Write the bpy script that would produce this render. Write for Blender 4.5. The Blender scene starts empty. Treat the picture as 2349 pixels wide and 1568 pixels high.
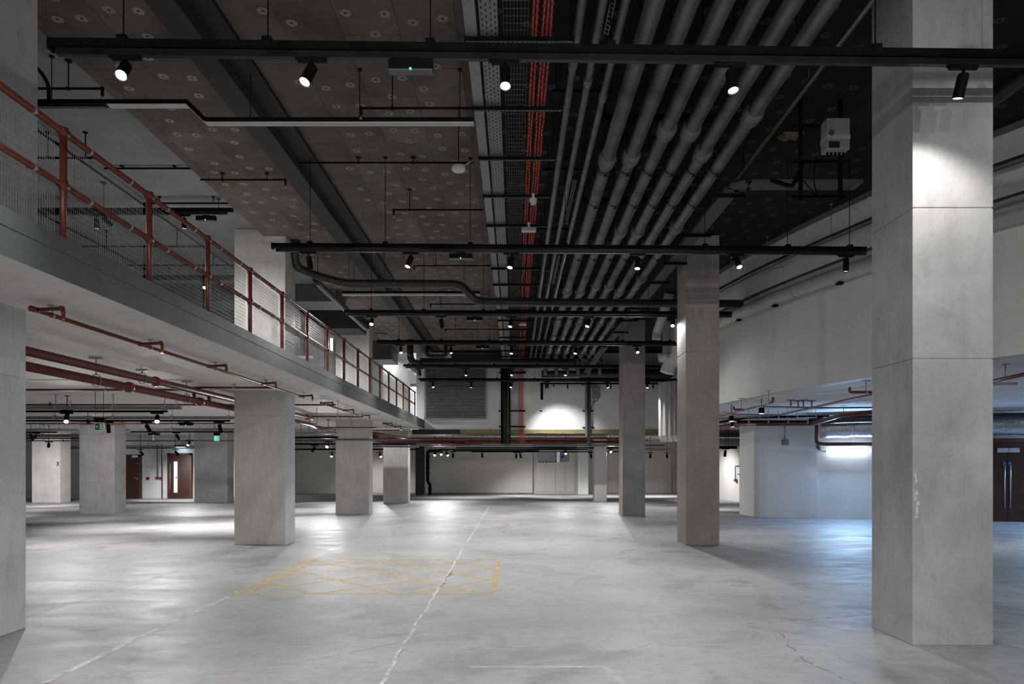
import bpy, bmesh, math, random
from mathutils import Vector, Matrix
random.seed(7)
SC = bpy.context.scene
COL = SC.collection

# ------------------------------------------------------------------ camera, world, exposure
# camera at x=0,y=0, 1.56 m above the floor, looking level along +Y (rising-front lens)
F = 1566.0                      # focal length in pixels of the 2349 px frame (24 mm)
EYE = 1.56
def X(px, d): return (px - 1180.0) * d / F          # metres right of the lens axis at distance d
def Z(py, d): return EYE + (1068.0 - py) * d / F    # metres above the floor at distance d
cam_data = bpy.data.cameras.new('camera')
cam_data.lens = 24.0; cam_data.sensor_width = 36.0; cam_data.sensor_fit = 'HORIZONTAL'
cam_data.shift_x = -5.5 / 2349; cam_data.shift_y = 284.0 / 2349
cam_data.clip_start = 0.05; cam_data.clip_end = 200
cam = bpy.data.objects.new('camera', cam_data); COL.objects.link(cam)
cam.location = (0, 0, EYE); cam.rotation_euler = (math.pi/2, 0, 0)
SC.camera = cam
world = bpy.data.worlds.new('world'); SC.world = world; world.use_nodes = True
world.node_tree.nodes['Background'].inputs[0].default_value = (0.93, 0.96, 1.0, 1)
world.node_tree.nodes['Background'].inputs[1].default_value = 0.72
SC.view_settings.view_transform = 'Standard'; SC.view_settings.look = 'None'
SC.view_settings.exposure = 0.0; SC.view_settings.gamma = 1.0
SC.view_settings.use_curve_mapping = False
SPOT_POWER = 215.0              # watts of one track spotlight
SC.cycles.max_bounces = 8; SC.cycles.diffuse_bounces = 5; SC.cycles.glossy_bounces = 3
SC.cycles.transparent_max_bounces = 8
SC.cycles.sample_clamp_indirect = 4.0
SC.cycles.use_denoising = True
SC.cycles.caustics_reflective = False; SC.cycles.caustics_refractive = False

# ------------------------------------------------------------------ materials
def newmat(name):
    m = bpy.data.materials.new(name); m.use_nodes = True
    nt = m.node_tree; return m, nt, nt.nodes['Principled BSDF']
def N(nt, t, **kw):
    n = nt.nodes.new(t)
    for k, v in kw.items(): setattr(n, k, v)
    return n
def simple(name, col, rough=0.6, metal=0.0, var=0.12, scale=6.0, bump=0.0, spec=None):
    m, nt, b = newmat(name)
    tc = N(nt, 'ShaderNodeTexCoord'); nz = N(nt, 'ShaderNodeTexNoise')
    nz.inputs['Scale'].default_value = scale; nz.inputs['Detail'].default_value = 5
    nt.links.new(tc.outputs['Object'], nz.inputs['Vector'])
    r = N(nt, 'ShaderNodeValToRGB')
    r.color_ramp.elements[0].position = 0.3; r.color_ramp.elements[1].position = 0.7
    r.color_ramp.elements[0].color = tuple(c*(1-var) for c in col) + (1,)
    r.color_ramp.elements[1].color = tuple(min(1, c*(1+var)) for c in col) + (1,)
    nt.links.new(nz.outputs['Fac'], r.inputs['Fac']); nt.links.new(r.outputs['Color'], b.inputs['Base Color'])
    b.inputs['Roughness'].default_value = rough; b.inputs['Metallic'].default_value = metal
    if spec is not None: b.inputs['Specular IOR Level'].default_value = spec
    if bump:
        bp = N(nt, 'ShaderNodeBump'); bp.inputs['Strength'].default_value = bump; bp.inputs['Distance'].default_value = 0.01
        nt.links.new(nz.outputs['Fac'], bp.inputs['Height']); nt.links.new(bp.outputs['Normal'], b.inputs['Normal'])
    return m
def emis(name, col, s):
    m, nt, b = newmat(name)
    b.inputs['Base Color'].default_value = col + (1,)
    b.inputs['Emission Color'].default_value = col + (1,); b.inputs['Emission Strength'].default_value = s
    return m
def ramp(nt, src, stops):
    r = N(nt, 'ShaderNodeValToRGB'); e = r.color_ramp.elements
    e[0].position, e[0].color = stops[0][0], stops[0][1] + (1,)
    e[1].position, e[1].color = stops[-1][0], stops[-1][1] + (1,)
    for p, c in stops[1:-1]:
        x = e.new(p); x.color = c + (1,)
    nt.links.new(src, r.inputs['Fac']); return r
def mix(nt, fac, a, b, mode='MIX'):
    m = N(nt, 'ShaderNodeMix', data_type='RGBA', blend_type=mode)
    if isinstance(fac, (int, float)): m.inputs[0].default_value = fac
    else: nt.links.new(fac, m.inputs[0])
    for i, s in ((6, a), (7, b)):
        if isinstance(s, tuple): m.inputs[i].default_value = s + (1,)
        else: nt.links.new(s, m.inputs[i])
    return m.outputs[2]
def noise(nt, vec, scale, detail=6, rough=0.55, dist=0.0, mapscale=None, offs=None):
    if mapscale or offs:
        mp = N(nt, 'ShaderNodeMapping')
        if mapscale: mp.inputs['Scale'].default_value = mapscale
        if offs: mp.inputs['Location'].default_value = offs
        nt.links.new(vec, mp.inputs['Vector']); vec = mp.outputs['Vector']
    n = N(nt, 'ShaderNodeTexNoise'); n.inputs['Scale'].default_value = scale
    n.inputs['Detail'].default_value = detail; n.inputs['Roughness'].default_value = rough
    n.inputs['Distortion'].default_value = dist
    nt.links.new(vec, n.inputs['Vector']); return n.outputs['Fac']
def bump(nt, b, h, s=0.2, d=0.01):
    bp = N(nt, 'ShaderNodeBump'); bp.inputs['Strength'].default_value = s; bp.inputs['Distance'].default_value = d
    nt.links.new(h, bp.inputs['Height']); nt.links.new(bp.outputs['Normal'], b.inputs['Normal'])

def concrete(name, lo, hi, streak=True, rough=0.75, seed=0.0):
    m, nt, b = newmat(name)
    g = N(nt, 'ShaderNodeNewGeometry').outputs['Position']
    a = noise(nt, g, 1.1, 8, 0.65, 0.4, offs=(seed, 0, 0))
    v = noise(nt, g, 5.0, 7, 0.7, 0.3, mapscale=(1.6, 1.6, 0.35) if streak else (1, 1, 1), offs=(seed, seed, 0))
    f = noise(nt, g, 26, 4, 0.7)
    c1 = ramp(nt, a, [(0.28, lo), (0.72, hi)]).outputs[0]
    c2 = ramp(nt, v, [(0.28, (0.86, 0.855, 0.85)), (0.50, (1, 1, 1)), (0.75, (1.05, 1.05, 1.04))]).outputs[0]
    c3 = ramp(nt, f, [(0.24, (0.80, 0.80, 0.80)), (0.42, (1, 1, 1)), (0.8, (1, 1, 1))]).outputs[0]
    c = mix(nt, 1.0, mix(nt, 1.0, c1, c2, 'MULTIPLY'), c3, 'MULTIPLY')
    # air-hole specks
    vo = N(nt, 'ShaderNodeTexVoronoi'); vo.inputs['Scale'].default_value = 7.0
    nt.links.new(g, vo.inputs['Vector'])
    s = ramp(nt, vo.outputs['Distance'], [(0.025, (0.45, 0.43, 0.42)), (0.05, (1, 1, 1)), (1, (1, 1, 1))]).outputs[0]
    c = mix(nt, 0.7, c, s, 'MULTIPLY')
    nt.links.new(c, b.inputs['Base Color']); b.inputs['Roughness'].default_value = rough
    b.inputs['Specular IOR Level'].default_value = 0.3
    bump(nt, b, a, 0.25, 0.01)
    return m
M = {}
M['column'] = concrete('column_concrete', (0.29, 0.283, 0.277), (0.47, 0.461, 0.450))
M['soffit'] = concrete('soffit_concrete', (0.72, 0.695, 0.68), (0.82, 0.80, 0.785), streak=False)
M['slab_edge'] = concrete('painted_slab_edge', (0.075, 0.084, 0.084), (0.12, 0.131, 0.130), streak=False, rough=0.55)
M['mezz_ceiling'] = concrete('grey_ceiling_concrete', (0.17, 0.175, 0.178), (0.24, 0.246, 0.25), streak=False)
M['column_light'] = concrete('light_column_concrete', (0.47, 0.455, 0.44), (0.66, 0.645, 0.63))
M['column_brown'] = concrete('brown_column_concrete', (0.28, 0.255, 0.24), (0.40, 0.372, 0.354))
M['beam_dark'] = concrete('dark_beam_concrete', (0.025, 0.025, 0.022), (0.05, 0.048, 0.044), streak=False)
M['beam_side'] = concrete('black_beam_side', (0.010, 0.010, 0.009), (0.022, 0.021, 0.019), streak=False)
M['ramp'] = concrete('ramp_concrete', (0.62, 0.61, 0.60), (0.74, 0.73, 0.715), streak=False)
M['ramp_edge'] = concrete('ramp_edge_concrete', (0.13, 0.115, 0.105), (0.2, 0.18, 0.165), streak=False)

def floor_mat():
    m, nt, b = newmat('floor_concrete')
    g = N(nt, 'ShaderNodeNewGeometry').outputs['Position']
    a = noise(nt, g, 0.35, 10, 0.62, 0.6)
    st = noise(nt, g, 1.6, 9, 0.7, 0.8, mapscale=(0.55, 1.3, 1))
    fi = noise(nt, g, 9, 8, 0.72, 0.2)
    c1 = ramp(nt, a, [(0.30, (0.215, 0.210, 0.207)), (0.5, (0.282, 0.277, 0.278)), (0.72, (0.355, 0.350, 0.350))]).outputs[0]
    c2 = ramp(nt, st, [(0.25, (0.62, 0.615, 0.60)), (0.42, (0.93, 0.93, 0.93)), (0.58, (1.02, 1.02, 1.02)), (0.78, (1.18, 1.18, 1.18))]).outputs[0]
    c3 = ramp(nt, fi, [(0.28, (0.74, 0.73, 0.72)), (0.45, (0.97, 0.97, 0.97)), (0.75, (1.10, 1.10, 1.10))]).outputs[0]
    c = mix(nt, 1.0, mix(nt, 1.0, c1, c2, 'MULTIPLY'), c3, 'MULTIPLY')
    # darker damp patches and fine dragged scuffs
    dp = noise(nt, g, 0.8, 7, 0.6, 1.2, offs=(11, 3, 0))
    c = mix(nt, 0.75, c, ramp(nt, dp, [(0.36, (0.66, 0.65, 0.63)), (0.48, (1, 1, 1)), (1, (1, 1, 1))]).outputs[0], 'MULTIPLY')
    wv = noise(nt, g, 14, 5, 0.75, 0.4, mapscale=(0.22, 1.6, 1))
    c = mix(nt, 0.8, c, ramp(nt, wv, [(0.30, (0.80, 0.80, 0.80)), (0.5, (1, 1, 1)), (0.72, (1.12, 1.12, 1.12))]).outputs[0], 'MULTIPLY')
    # scrape marks
    sc = noise(nt, g, 3.0, 3, 0.5, 0.0, mapscale=(1.2, 9, 1))
    s2 = ramp(nt, sc, [(0.24, (0.72, 0.71, 0.70)), (0.31, (1, 1, 1)), (1, (1, 1, 1))]).outputs[0]
    c = mix(nt, 0.6, c, s2, 'MULTIPLY')
    nt.links.new(c, b.inputs['Base Color'])
    rr = ramp(nt, st, [(0.3, (0.44,)*3), (0.7, (0.68,)*3)]).outputs[0]
    nt.links.new(rr, b.inputs['Roughness'])
    b.inputs['Specular IOR Level'].default_value = 0.4
    bump(nt, b, fi, 0.12, 0.01)
    return m
M['floor'] = floor_mat()

def board_mat(name, cols, joint, rust):
    m, nt, b = newmat(name)
    g = N(nt, 'ShaderNodeNewGeometry').outputs['Position']
    sep = N(nt, 'ShaderNodeSeparateXYZ'); nt.links.new(g, sep.inputs[0])
    cb = N(nt, 'ShaderNodeCombineXYZ')
    nt.links.new(sep.outputs['Y'], cb.inputs['X']); nt.links.new(sep.outputs['X'], cb.inputs['Y'])
    br = N(nt, 'ShaderNodeTexBrick'); br.inputs['Scale'].default_value = 1.0
    br.inputs['Brick Width'].default_value = 1.2; br.inputs['Row Height'].default_value = 0.6
    br.inputs['Mortar Size'].default_value = 0.005; br.inputs['Mortar Smooth'].default_value = 0.3
    br.inputs['Color1'].default_value = cols[0] + (1,); br.inputs['Color2'].default_value = cols[1] + (1,)
    br.inputs['Mortar'].default_value = joint + (1,)
    nt.links.new(cb.outputs[0], br.inputs['Vector'])
    a = noise(nt, g, 1.3, 9, 0.7, 0.7)
    c2 = ramp(nt, a, [(0.28, (0.60, 0.58, 0.57)), (0.52, (1, 1, 1)), (0.76, (1.4, 1.34, 1.28))]).outputs[0]
    c = mix(nt, 1.0, br.outputs['Color'], c2, 'MULTIPLY')
    r = noise(nt, g, 2.3, 7, 0.6, 1.0, offs=(4, 9, 0))
    rf = ramp(nt, r, [(0.60, (0, 0, 0)), (0.75, (1, 1, 1))]).outputs[0]
    c = mix(nt, rf, c, rust)
    nt.links.new(c, b.inputs['Base Color']); b.inputs['Roughness'].default_value = 0.8
    b.inputs['Specular IOR Level'].default_value = 0.15
    bump(nt, b, br.outputs['Fac'], -0.2, 0.01)
    return m
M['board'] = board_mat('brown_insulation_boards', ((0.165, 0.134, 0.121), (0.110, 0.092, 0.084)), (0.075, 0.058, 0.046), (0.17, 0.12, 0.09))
M['board_shaded'] = board_mat('shaded_insulation_boards', ((0.017, 0.016, 0.013), (0.022, 0.020, 0.016)), (0.007, 0.006, 0.005), (0.03, 0.024, 0.014))  # same boards on the right; their weaker light is put into the colour
M['disc'] = simple('fixing_disc', (0.24, 0.222, 0.208), 0.5, 0.2)
M['disc_shaded'] = simple('shaded_fixing_disc', (0.032, 0.031, 0.028), 0.6)  # fixings on that side, darkened the same way for the weaker light
M['disc_core'] = simple('disc_core', (0.035, 0.03, 0.028), 0.7)

def block_mat(name, col, uv=True, bw=0.44, bh=0.215, seam=0.93, sheen=0.6):
    m, nt, b = newmat(name)
    if uv: v = N(nt, 'ShaderNodeUVMap').outputs['UV']
    br = N(nt, 'ShaderNodeTexBrick'); br.inputs['Scale'].default_value = 1.0
    br.inputs['Brick Width'].default_value = bw; br.inputs['Row Height'].default_value = bh
    br.inputs['Mortar Size'].default_value = 0.005; br.inputs['Mortar Smooth'].default_value = 0.3
    br.inputs['Color1'].default_value = (1, 1, 1, 1); br.inputs['Color2'].default_value = (0.97, 0.97, 0.97, 1)
    br.inputs['Mortar'].default_value = (seam, seam, seam, 1)
    nt.links.new(v, br.inputs['Vector'])
    g = N(nt, 'ShaderNodeNewGeometry').outputs['Position']
    a = noise(nt, g, 1.2, 6, 0.6, 0.3)
    c0 = ramp(nt, a, [(0.3, tuple(c*0.93 for c in col)), (0.7, tuple(min(1, c*1.05) for c in col))]).outputs[0]
    c = mix(nt, 1.0, c0, br.outputs['Color'], 'MULTIPLY')
    nt.links.new(c, b.inputs['Base Color']); b.inputs['Roughness'].default_value = sheen
    b.inputs['Specular IOR Level'].default_value = 0.3
    bump(nt, b, br.outputs['Fac'], -0.5, 0.008)
    return m
M['block'] = block_mat('painted_blockwork', (0.76, 0.755, 0.75))
M['block_ramp'] = block_mat('ramp_blockwork', (0.68, 0.67, 0.645))
M['plaster'] = simple('painted_plaster', (0.70, 0.685, 0.665), 0.7, var=0.04, scale=1.5)
M['plaster_dim'] = simple('grey_painted_wall', (0.55, 0.535, 0.515), 0.7, var=0.05, scale=1.2)
M['plaster_white'] = simple('white_painted_wall', (0.70, 0.70, 0.70), 0.6, var=0.04, scale=1.5)
M['panel'] = simple('cream_panel', (0.70, 0.685, 0.65), 0.55, var=0.03, scale=2)
M['black'] = simple('black_powder_coat', (0.006, 0.006, 0.006), 0.5, var=0.3, spec=0.05)
M['black_gloss'] = simple('black_metal', (0.012, 0.012, 0.012), 0.35, 0.2, var=0.3, spec=0.3)
M['charcoal'] = simple('charcoal_panel', (0.012, 0.012, 0.013), 0.6, var=0.2)
M['insul'] = simple('black_pipe_wrap', (0.030, 0.030, 0.029), 0.38, var=0.35, scale=14, bump=0.8)
M['pipe'] = simple('dark_grey_pipe', (0.13, 0.13, 0.132), 0.34, 0.7, var=0.3, scale=3, bump=0.08)
M['pipe_joint'] = simple('grey_pipe_joint_wrap', (0.12, 0.119, 0.117), 0.5, var=0.35, scale=30, bump=0.9)
M['galv'] = simple('galvanised_steel', (0.32, 0.33, 0.34), 0.45, 0.6, var=0.15, scale=12)
M['trunk'] = simple('grey_trunking', (0.23, 0.235, 0.245), 0.5, 0.2, var=0.1)
M['tray'] = simple('perforated_tray_steel', (0.20, 0.20, 0.21), 0.5, 0.3, var=0.12)
M['tray_dark'] = simple('dark_tray_steel', (0.10, 0.10, 0.10), 0.5, 0.3, var=0.15)
M['slot'] = simple('tray_slot', (0.012, 0.012, 0.012), 0.8)
M['wire'] = simple('galvanised_wire', (0.34, 0.34, 0.34), 0.45, 0.4, var=0.1)
M['wire_dark'] = simple('dim_wire', (0.10, 0.10, 0.10), 0.5, 0.4)
M['red'] = simple('red_oxide_pipe', (0.145, 0.026, 0.015), 0.42, var=0.25, scale=5)
M['red_rail'] = simple('red_oxide_handrail', (0.125, 0.028, 0.018), 0.4, var=0.2, scale=9)
M['red_bright'] = simple('red_coupling', (0.28, 0.022, 0.012), 0.35, var=0.2)
M['cable_red'] = simple('red_cable', (0.55, 0.06, 0.04), 0.5, var=0.2)
M['cable_tie'] = simple('dark_red_tie', (0.14, 0.012, 0.01), 0.6)
M['brass'] = simple('brass', (0.45, 0.30, 0.12), 0.3, 0.9)
M['white'] = simple('white_plastic', (0.72, 0.72, 0.71), 0.45, var=0.03)
M['offwhite'] = simple('white_wrap', (0.50, 0.49, 0.47), 0.5, var=0.08, scale=9, bump=0.3)
M['inv_white'] = simple('inverter_casing', (0.34, 0.345, 0.35), 0.45, var=0.04)
M['foil'] = simple('crinkled_foil', (0.60, 0.60, 0.60), 0.28, 0.85, var=0.2, scale=16, bump=1.0)
M['diffuse_strip'] = simple('pale_underside', (0.50, 0.50, 0.49), 0.5, var=0.04)
M['louvre'] = simple('mauve_grey_louvre', (0.30, 0.285, 0.305), 0.5, 0.2, var=0.08)
M['louvre_back'] = simple('louvre_void', (0.01, 0.01, 0.01), 0.9)
M['yellow_wool'] = simple('yellow_insulation', (0.26, 0.225, 0.10), 0.9, var=0.2, scale=12)
M['door'] = simple('brown_timber_door', (0.052, 0.018, 0.011), 0.4, var=0.25, scale=4)
M['door_frame'] = simple('brown_door_frame', (0.085, 0.03, 0.018), 0.4, var=0.2)
M['chrome'] = simple('brushed_steel', (0.6, 0.6, 0.6), 0.3, 0.8)
M['blue'] = simple('blue_disc', (0.02, 0.09, 0.42), 0.4, var=0.05)
M['green'] = simple('green_sign', (0.008, 0.17, 0.08), 0.4, var=0.05)
M['green_lit'] = emis('green_lit_sign', (0.12, 0.75, 0.42), 0.9)
M['sign_white'] = emis('sign_white', (0.75, 0.9, 0.82), 0.12)
M['grey_box'] = simple('grey_unit_casing', (0.22, 0.24, 0.27), 0.4, 0.3, var=0.1)
M['screen'] = simple('dark_display', (0.03, 0.03, 0.03), 0.25)
M['foam'] = simple('tan_foam', (0.16, 0.135, 0.085), 0.9, var=0.4, scale=12, bump=1.0)
M['yellow_tag'] = simple('yellow_tag', (0.6, 0.42, 0.03), 0.5)
M['glass'], _nt, _b = newmat('partition_glass')
_b.inputs['Base Color'].default_value = (0.9, 0.95, 0.95, 1); _b.inputs['Roughness'].default_value = 0.03
_b.inputs['Transmission Weight'].default_value = 1.0; _b.inputs['IOR'].default_value = 1.02
M['lens'] = emis('lit_spot_lens', (1.0, 0.98, 0.95), 28.0)
M['lens_dim'] = emis('dim_spot_lens', (1.0, 0.98, 0.95), 1.6)
M['tube_light'] = emis('cold_white_tube', (0.72, 0.85, 1.0), 9.0)
M['lit_panel'] = emis('glowing_panel', (1.0, 1.0, 0.98), 2.2)
M['green_led'] = emis('green_led', (0.05, 1.0, 0.35), 3.0)
M['vision'] = emis('lit_vision_panel', (0.92, 0.88, 0.72), 0.75)
def worn(name, col, lo, hi, scale=5.0):
    m, nt, b = newmat(name)
    b.inputs['Base Color'].default_value = col + (1,); b.inputs['Roughness'].default_value = 0.6
    g = N(nt, 'ShaderNodeNewGeometry').outputs['Position']
    a = noise(nt, g, scale, 6, 0.7, 0.5)
    r = ramp(nt, a, [(lo, (0, 0, 0)), (hi, (1, 1, 1))]).outputs[0]
    nt.links.new(r, b.inputs['Alpha']); return m
M['yellow_paint'] = worn('worn_yellow_paint', (0.60, 0.43, 0.12), 0.30, 0.72)
M['green_paint'] = worn('faint_green_chalk', (0.15, 0.50, 0.32), 0.40, 1.0)
M['red_paint'] = worn('faint_red_chalk', (0.60, 0.28, 0.25), 0.42, 1.05)
M['pale_fill'] = worn('pale_joint_filler', (0.55, 0.54, 0.53), 0.18, 0.60)
M['pale_faint'] = worn('faint_pale_joint', (0.80, 0.79, 0.77), 0.38, 1.0)
M['crack_dark'] = worn('dark_crack', (0.14, 0.12, 0.105), 0.50, 0.62)

# ------------------------------------------------------------------ mesh builder
OFF = {}          # world offset of every Empty / thing, so parts are written in world metres
class MB:
    def __init__(s): s.v = []; s.f = []; s.mi = []; s.sm = []; s.uv = {}
    def quad(s, pts, mi=0, uvs=None):
        n = len(s.v); s.v += [tuple(p) for p in pts]; s.f.append(tuple(range(n, n+len(pts)))); s.mi.append(mi); s.sm.append(False)
        if uvs: s.uv[len(s.f)-1] = uvs
    def box(s, x0, x1, y0, y1, z0, z1, mi=0):
        if x0 > x1: x0, x1 = x1, x0
        if y0 > y1: y0, y1 = y1, y0
        if z0 > z1: z0, z1 = z1, z0
        n = len(s.v)
        s.v += [(x0,y0,z0),(x1,y0,z0),(x1,y1,z0),(x0,y1,z0),(x0,y0,z1),(x1,y0,z1),(x1,y1,z1),(x0,y1,z1)]
        for q in ((0,3,2,1),(4,5,6,7),(0,1,5,4),(1,2,6,5),(2,3,7,6),(3,0,4,7)):
            s.f.append(tuple(n+i for i in q)); s.mi.append(mi); s.sm.append(False)
        return s
    def bar(s, a, b, w, h, mi=0):        # box section bar between two points, h measured upwards
        a, b = Vector(a), Vector(b); d = (b-a).normalized()
        up = Vector((0,0,1)) if abs(d.z) < 0.9 else Vector((0,1,0))
        side = d.cross(up).normalized(); up = side.cross(d).normalized()
        n = len(s.v)
        for p in (a, b):
            for i, j in ((-1,-1),(1,-1),(1,1),(-1,1)):
                s.v.append(tuple(p + side*(w/2*i) + up*(h/2*j)))
        for q in ((0,1,2,3),(7,6,5,4),(0,4,5,1),(1,5,6,2),(2,6,7,3),(3,7,4,0)):
            s.f.append(tuple(n+i for i in q)); s.mi.append(mi); s.sm.append(False)
        return s
    def tube(s, pts, r, n=12, mi=0, caps=True, smooth=True):
        pts = [Vector(p) for p in pts]
        rs = r if isinstance(r, (list, tuple)) else [r]*len(pts)
        k0 = len(s.v); prev = None
        for i, p in enumerate(pts):
            if i == 0: d = pts[1]-p
            elif i == len(pts)-1: d = p-pts[i-1]
            else: d = (pts[i+1]-p).normalized() + (p-pts[i-1]).normalized()
            d = d.normalized()
            if prev is None:
                ref = Vector((0,0,1)) if abs(d.z) < 0.9 else Vector((1,0,0))
                u = d.cross(ref).normalized()
            else:
                u = (prev - d*prev.dot(d)).normalized()
            prev = u; w = d.cross(u)
            for j in range(n):
                t = 2*math.pi*j/n
                s.v.append(tuple(p + (u*math.cos(t) + w*math.sin(t))*rs[i]))
        for i in range(len(pts)-1):
            for j in range(n):
                a = k0+i*n+j; b = k0+i*n+(j+1)%n
                s.f.append((a, b, b+n, a+n)); s.mi.append(mi); s.sm.append(smooth)
        if caps:
            s.f.append(tuple(k0+j for j in reversed(range(n)))); s.mi.append(mi); s.sm.append(False)
            e = k0+(len(pts)-1)*n
            s.f.append(tuple(e+j for j in range(n))); s.mi.append(mi); s.sm.append(False)
        return s
    def obj(s, name, mats, parent=None, bevel=0.0):
        me = bpy.data.meshes.new(name)
        if parent is not None: off = OFF[parent.name]
        else:
            xs = [v[0] for v in s.v]; ys = [v[1] for v in s.v]; zs = [v[2] for v in s.v]
            off = Vector(((min(xs)+max(xs))/2, (min(ys)+max(ys))/2, min(zs)))
        me.from_pydata([(v[0]-off[0], v[1]-off[1], v[2]-off[2]) for v in s.v], [], s.f)
        if not isinstance(mats, (list, tuple)): mats = [mats]
        for m in mats: me.materials.append(M[m])
        me.polygons.foreach_set('material_index', s.mi); me.polygons.foreach_set('use_smooth', s.sm)
        if s.uv:
            uvl = me.uv_layers.new(name='UVMap')
            for fi, uvs in s.uv.items():
                for li, uv in zip(me.polygons[fi].loop_indices, uvs): uvl.data[li].uv = uv
        me.update()
        o = bpy.data.objects.new(name, me); COL.objects.link(o)
        if parent is not None: o.parent = parent
        else: o.location = off
        OFF[o.name] = off
        if bevel:
            b = o.modifiers.new('bevel', 'BEVEL'); b.width = bevel; b.segments = 2; b.limit_method = 'ANGLE'
        return o
def fillet(pts, R=0.15, n=6):
    P = [Vector(p) for p in pts]; out = [P[0]]
    for i in range(1, len(P)-1):
        a = (P[i-1]-P[i]); b = (P[i+1]-P[i]); la, lb = a.length, b.length; a.normalize(); b.normalize()
        t = min(R, la*0.45, lb*0.45)
        for k in range(n+1):
            u = k/n
            out.append((P[i]+a*t)*(1-u)**2 + P[i]*2*u*(1-u) + (P[i]+b*t)*u**2)
    out.append(P[-1]); return out
def T(o, label=None, cat=None, group=None, kind=None):
    if label: o['label'] = label
    if cat: o['category'] = cat
    if group: o['group'] = group
    if kind: o['kind'] = kind
    elif cat: o['kind'] = 'thing'
    return o
def thing(name, label, cat, loc, group=None, kind=None):
    e = bpy.data.objects.new(name, None); COL.objects.link(e); e.location = loc; e.empty_display_size = 0.1
    OFF[e.name] = Vector(loc); return T(e, label, cat, group, kind)
def struct(o): o['kind'] = 'structure'; return o
ORD = ['first','second','third','fourth','fifth','sixth','seventh','eighth','ninth','tenth','eleventh','twelfth','thirteenth','fourteenth','fifteenth','sixteenth','seventeenth','eighteenth']

# ------------------------------------------------------------------ the setting
CEIL = 6.10          # underside of the insulation boards
MCEIL = 6.25         # grey ceiling above the mezzanine
SOF = 3.05           # underside of the mezzanine / lower soffits
DECK = 3.39
EDGE = -3.62         # x of the mezzanine edge
BACK = 27.5          # upper back wall
FARW = 39.6          # far lower wall
def wallquads(mb, pts, z0, z1, mi=0):
    s = 0.0
    for a, b in zip(pts[:-1], pts[1:]):
        l = math.hypot(b[0]-a[0], b[1]-a[1])
        mb.quad([(a[0],a[1],z0),(b[0],b[1],z0),(b[0],b[1],z1),(a[0],a[1],z1)], mi, [(s,z0),(s+l,z0),(s+l,z1),(s,z1)])
        s += l
def wallbox(name, x0, x1, y0, y1, z0, z1, mat):
    mb = MB(); s = 0
    P = [(x0,y0),(x1,y0),(x1,y1),(x0,y1),(x0,y0)]
    wallquads(mb, P, z0, z1)
    mb.quad([(x0,y0,z0),(x0,y1,z0),(x1,y1,z0),(x1,y0,z0)], 0, [(0,0)]*4)
    mb.quad([(x0,y0,z1),(x1,y0,z1),(x1,y1,z1),(x0,y1,z1)], 0, [(0,0)]*4)
    return struct(mb.obj(name, mat))

mb = MB(); mb.box(-27, 18, -10, 46, -0.3, 0); struct(mb.obj('floor', 'floor'))

# ceiling of insulation boards with their round fixings
mb = MB()
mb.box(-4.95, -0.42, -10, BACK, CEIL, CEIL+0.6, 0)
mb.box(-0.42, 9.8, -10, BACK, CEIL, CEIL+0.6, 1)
def disc(x, y, z, r, m1, m2, seed):
    n = 14; k = len(mb.v); rc = r*0.30; z2 = z-0.004
    for rad, zz in ((r, z2), (r*.80, z2), (r*.70, z2), (rc*1.15, z2), (rc, z2-0.001)):
        for j in range(n):
            t = 2*math.pi*j/n; mb.v.append((x+rad*math.cos(t), y+rad*math.sin(t), zz))
    for q, mm in ((0, m1), (1, m2), (2, m1)):
        for j in range(n):
            if q == 1 and j % 4 == seed % 4: mm_ = m1
            else: mm_ = mm
            a_ = k+q*n; mb.f.append((a_+j, a_+n+j, a_+n+(j+1)%n, a_+(j+1)%n)); mb.mi.append(mm_); mb.sm.append(False)
    mb.f.append(tuple(k+4*n+j for j in reversed(range(n)))); mb.mi.append(m2); mb.sm.append(False)
rd = random.Random(3)
row = 0
for iy in range(-9, 19):
    y0 = iy*0.6
for r_ in range(-9, 17):                       # rows 0.6 m wide in x
    for c_ in range(1, 24):
        yb = c_*1.2 + (0.6 if r_ % 2 else 0.0); xb = r_*0.6
        for dx, dy in ((0.14, 0.20), (0.46, 0.24), (0.30, 0.60), (0.15, 0.98), (0.45, 0.96)):
            x = xb+dx+rd.uniform(-.04,.04); y = yb+dy+rd.uniform(-.05,.05)
            if not (-4.85 < x < 8.5 and y < BACK-0.2) or (-3.75 < x < -2.55): continue
            if rd.random() < 0.16: continue
            if x < -0.45: disc(x, y, CEIL, 0.058, 2, 3, int(x*37) % 4)
            else: disc(x, y, CEIL, 0.055, 4, 1, 0)
struct(mb.obj('ceiling', ['board', 'board_shaded', 'disc', 'disc_core', 'disc_shaded']))

mb = MB(); mb.box(-27, -4.95, -10, 46, MCEIL, MCEIL+0.4); struct(mb.obj('ceiling_mezzanine', 'mezz_ceiling'))
# downstand beam along the hall: pale underside, black right-hand side
mb = MB()
mb.box(-3.49, -3.20, -10, BACK, CEIL-0.16, CEIL+0.1, 0)
mb.box(-3.198, -2.92, -10, BACK, CEIL-0.05, CEIL+0.1, 1)
struct(mb.obj('ceiling_beam', ['beam_dark', 'beam_side']))
# bulkheads across the mezzanine ceiling
for k, (y0, y1, z) in enumerate(((17.6, 18.6, 5.80), (20.2, 21.2, 5.62), (25.6, 27.0, 5.55))):
    mb = MB(); mb.box(-14, -4.6, y0, y1, z, MCEIL); struct(mb.obj('ceiling_bulkhead', 'slab_edge' if k != 1 else 'beam_dark'))

# mezzanine slab: painted edge face, pale soffit
mb = MB()
mb.box(-27, EDGE-0.012, -10, BACK+0.0, SOF, DECK, 0)
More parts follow.
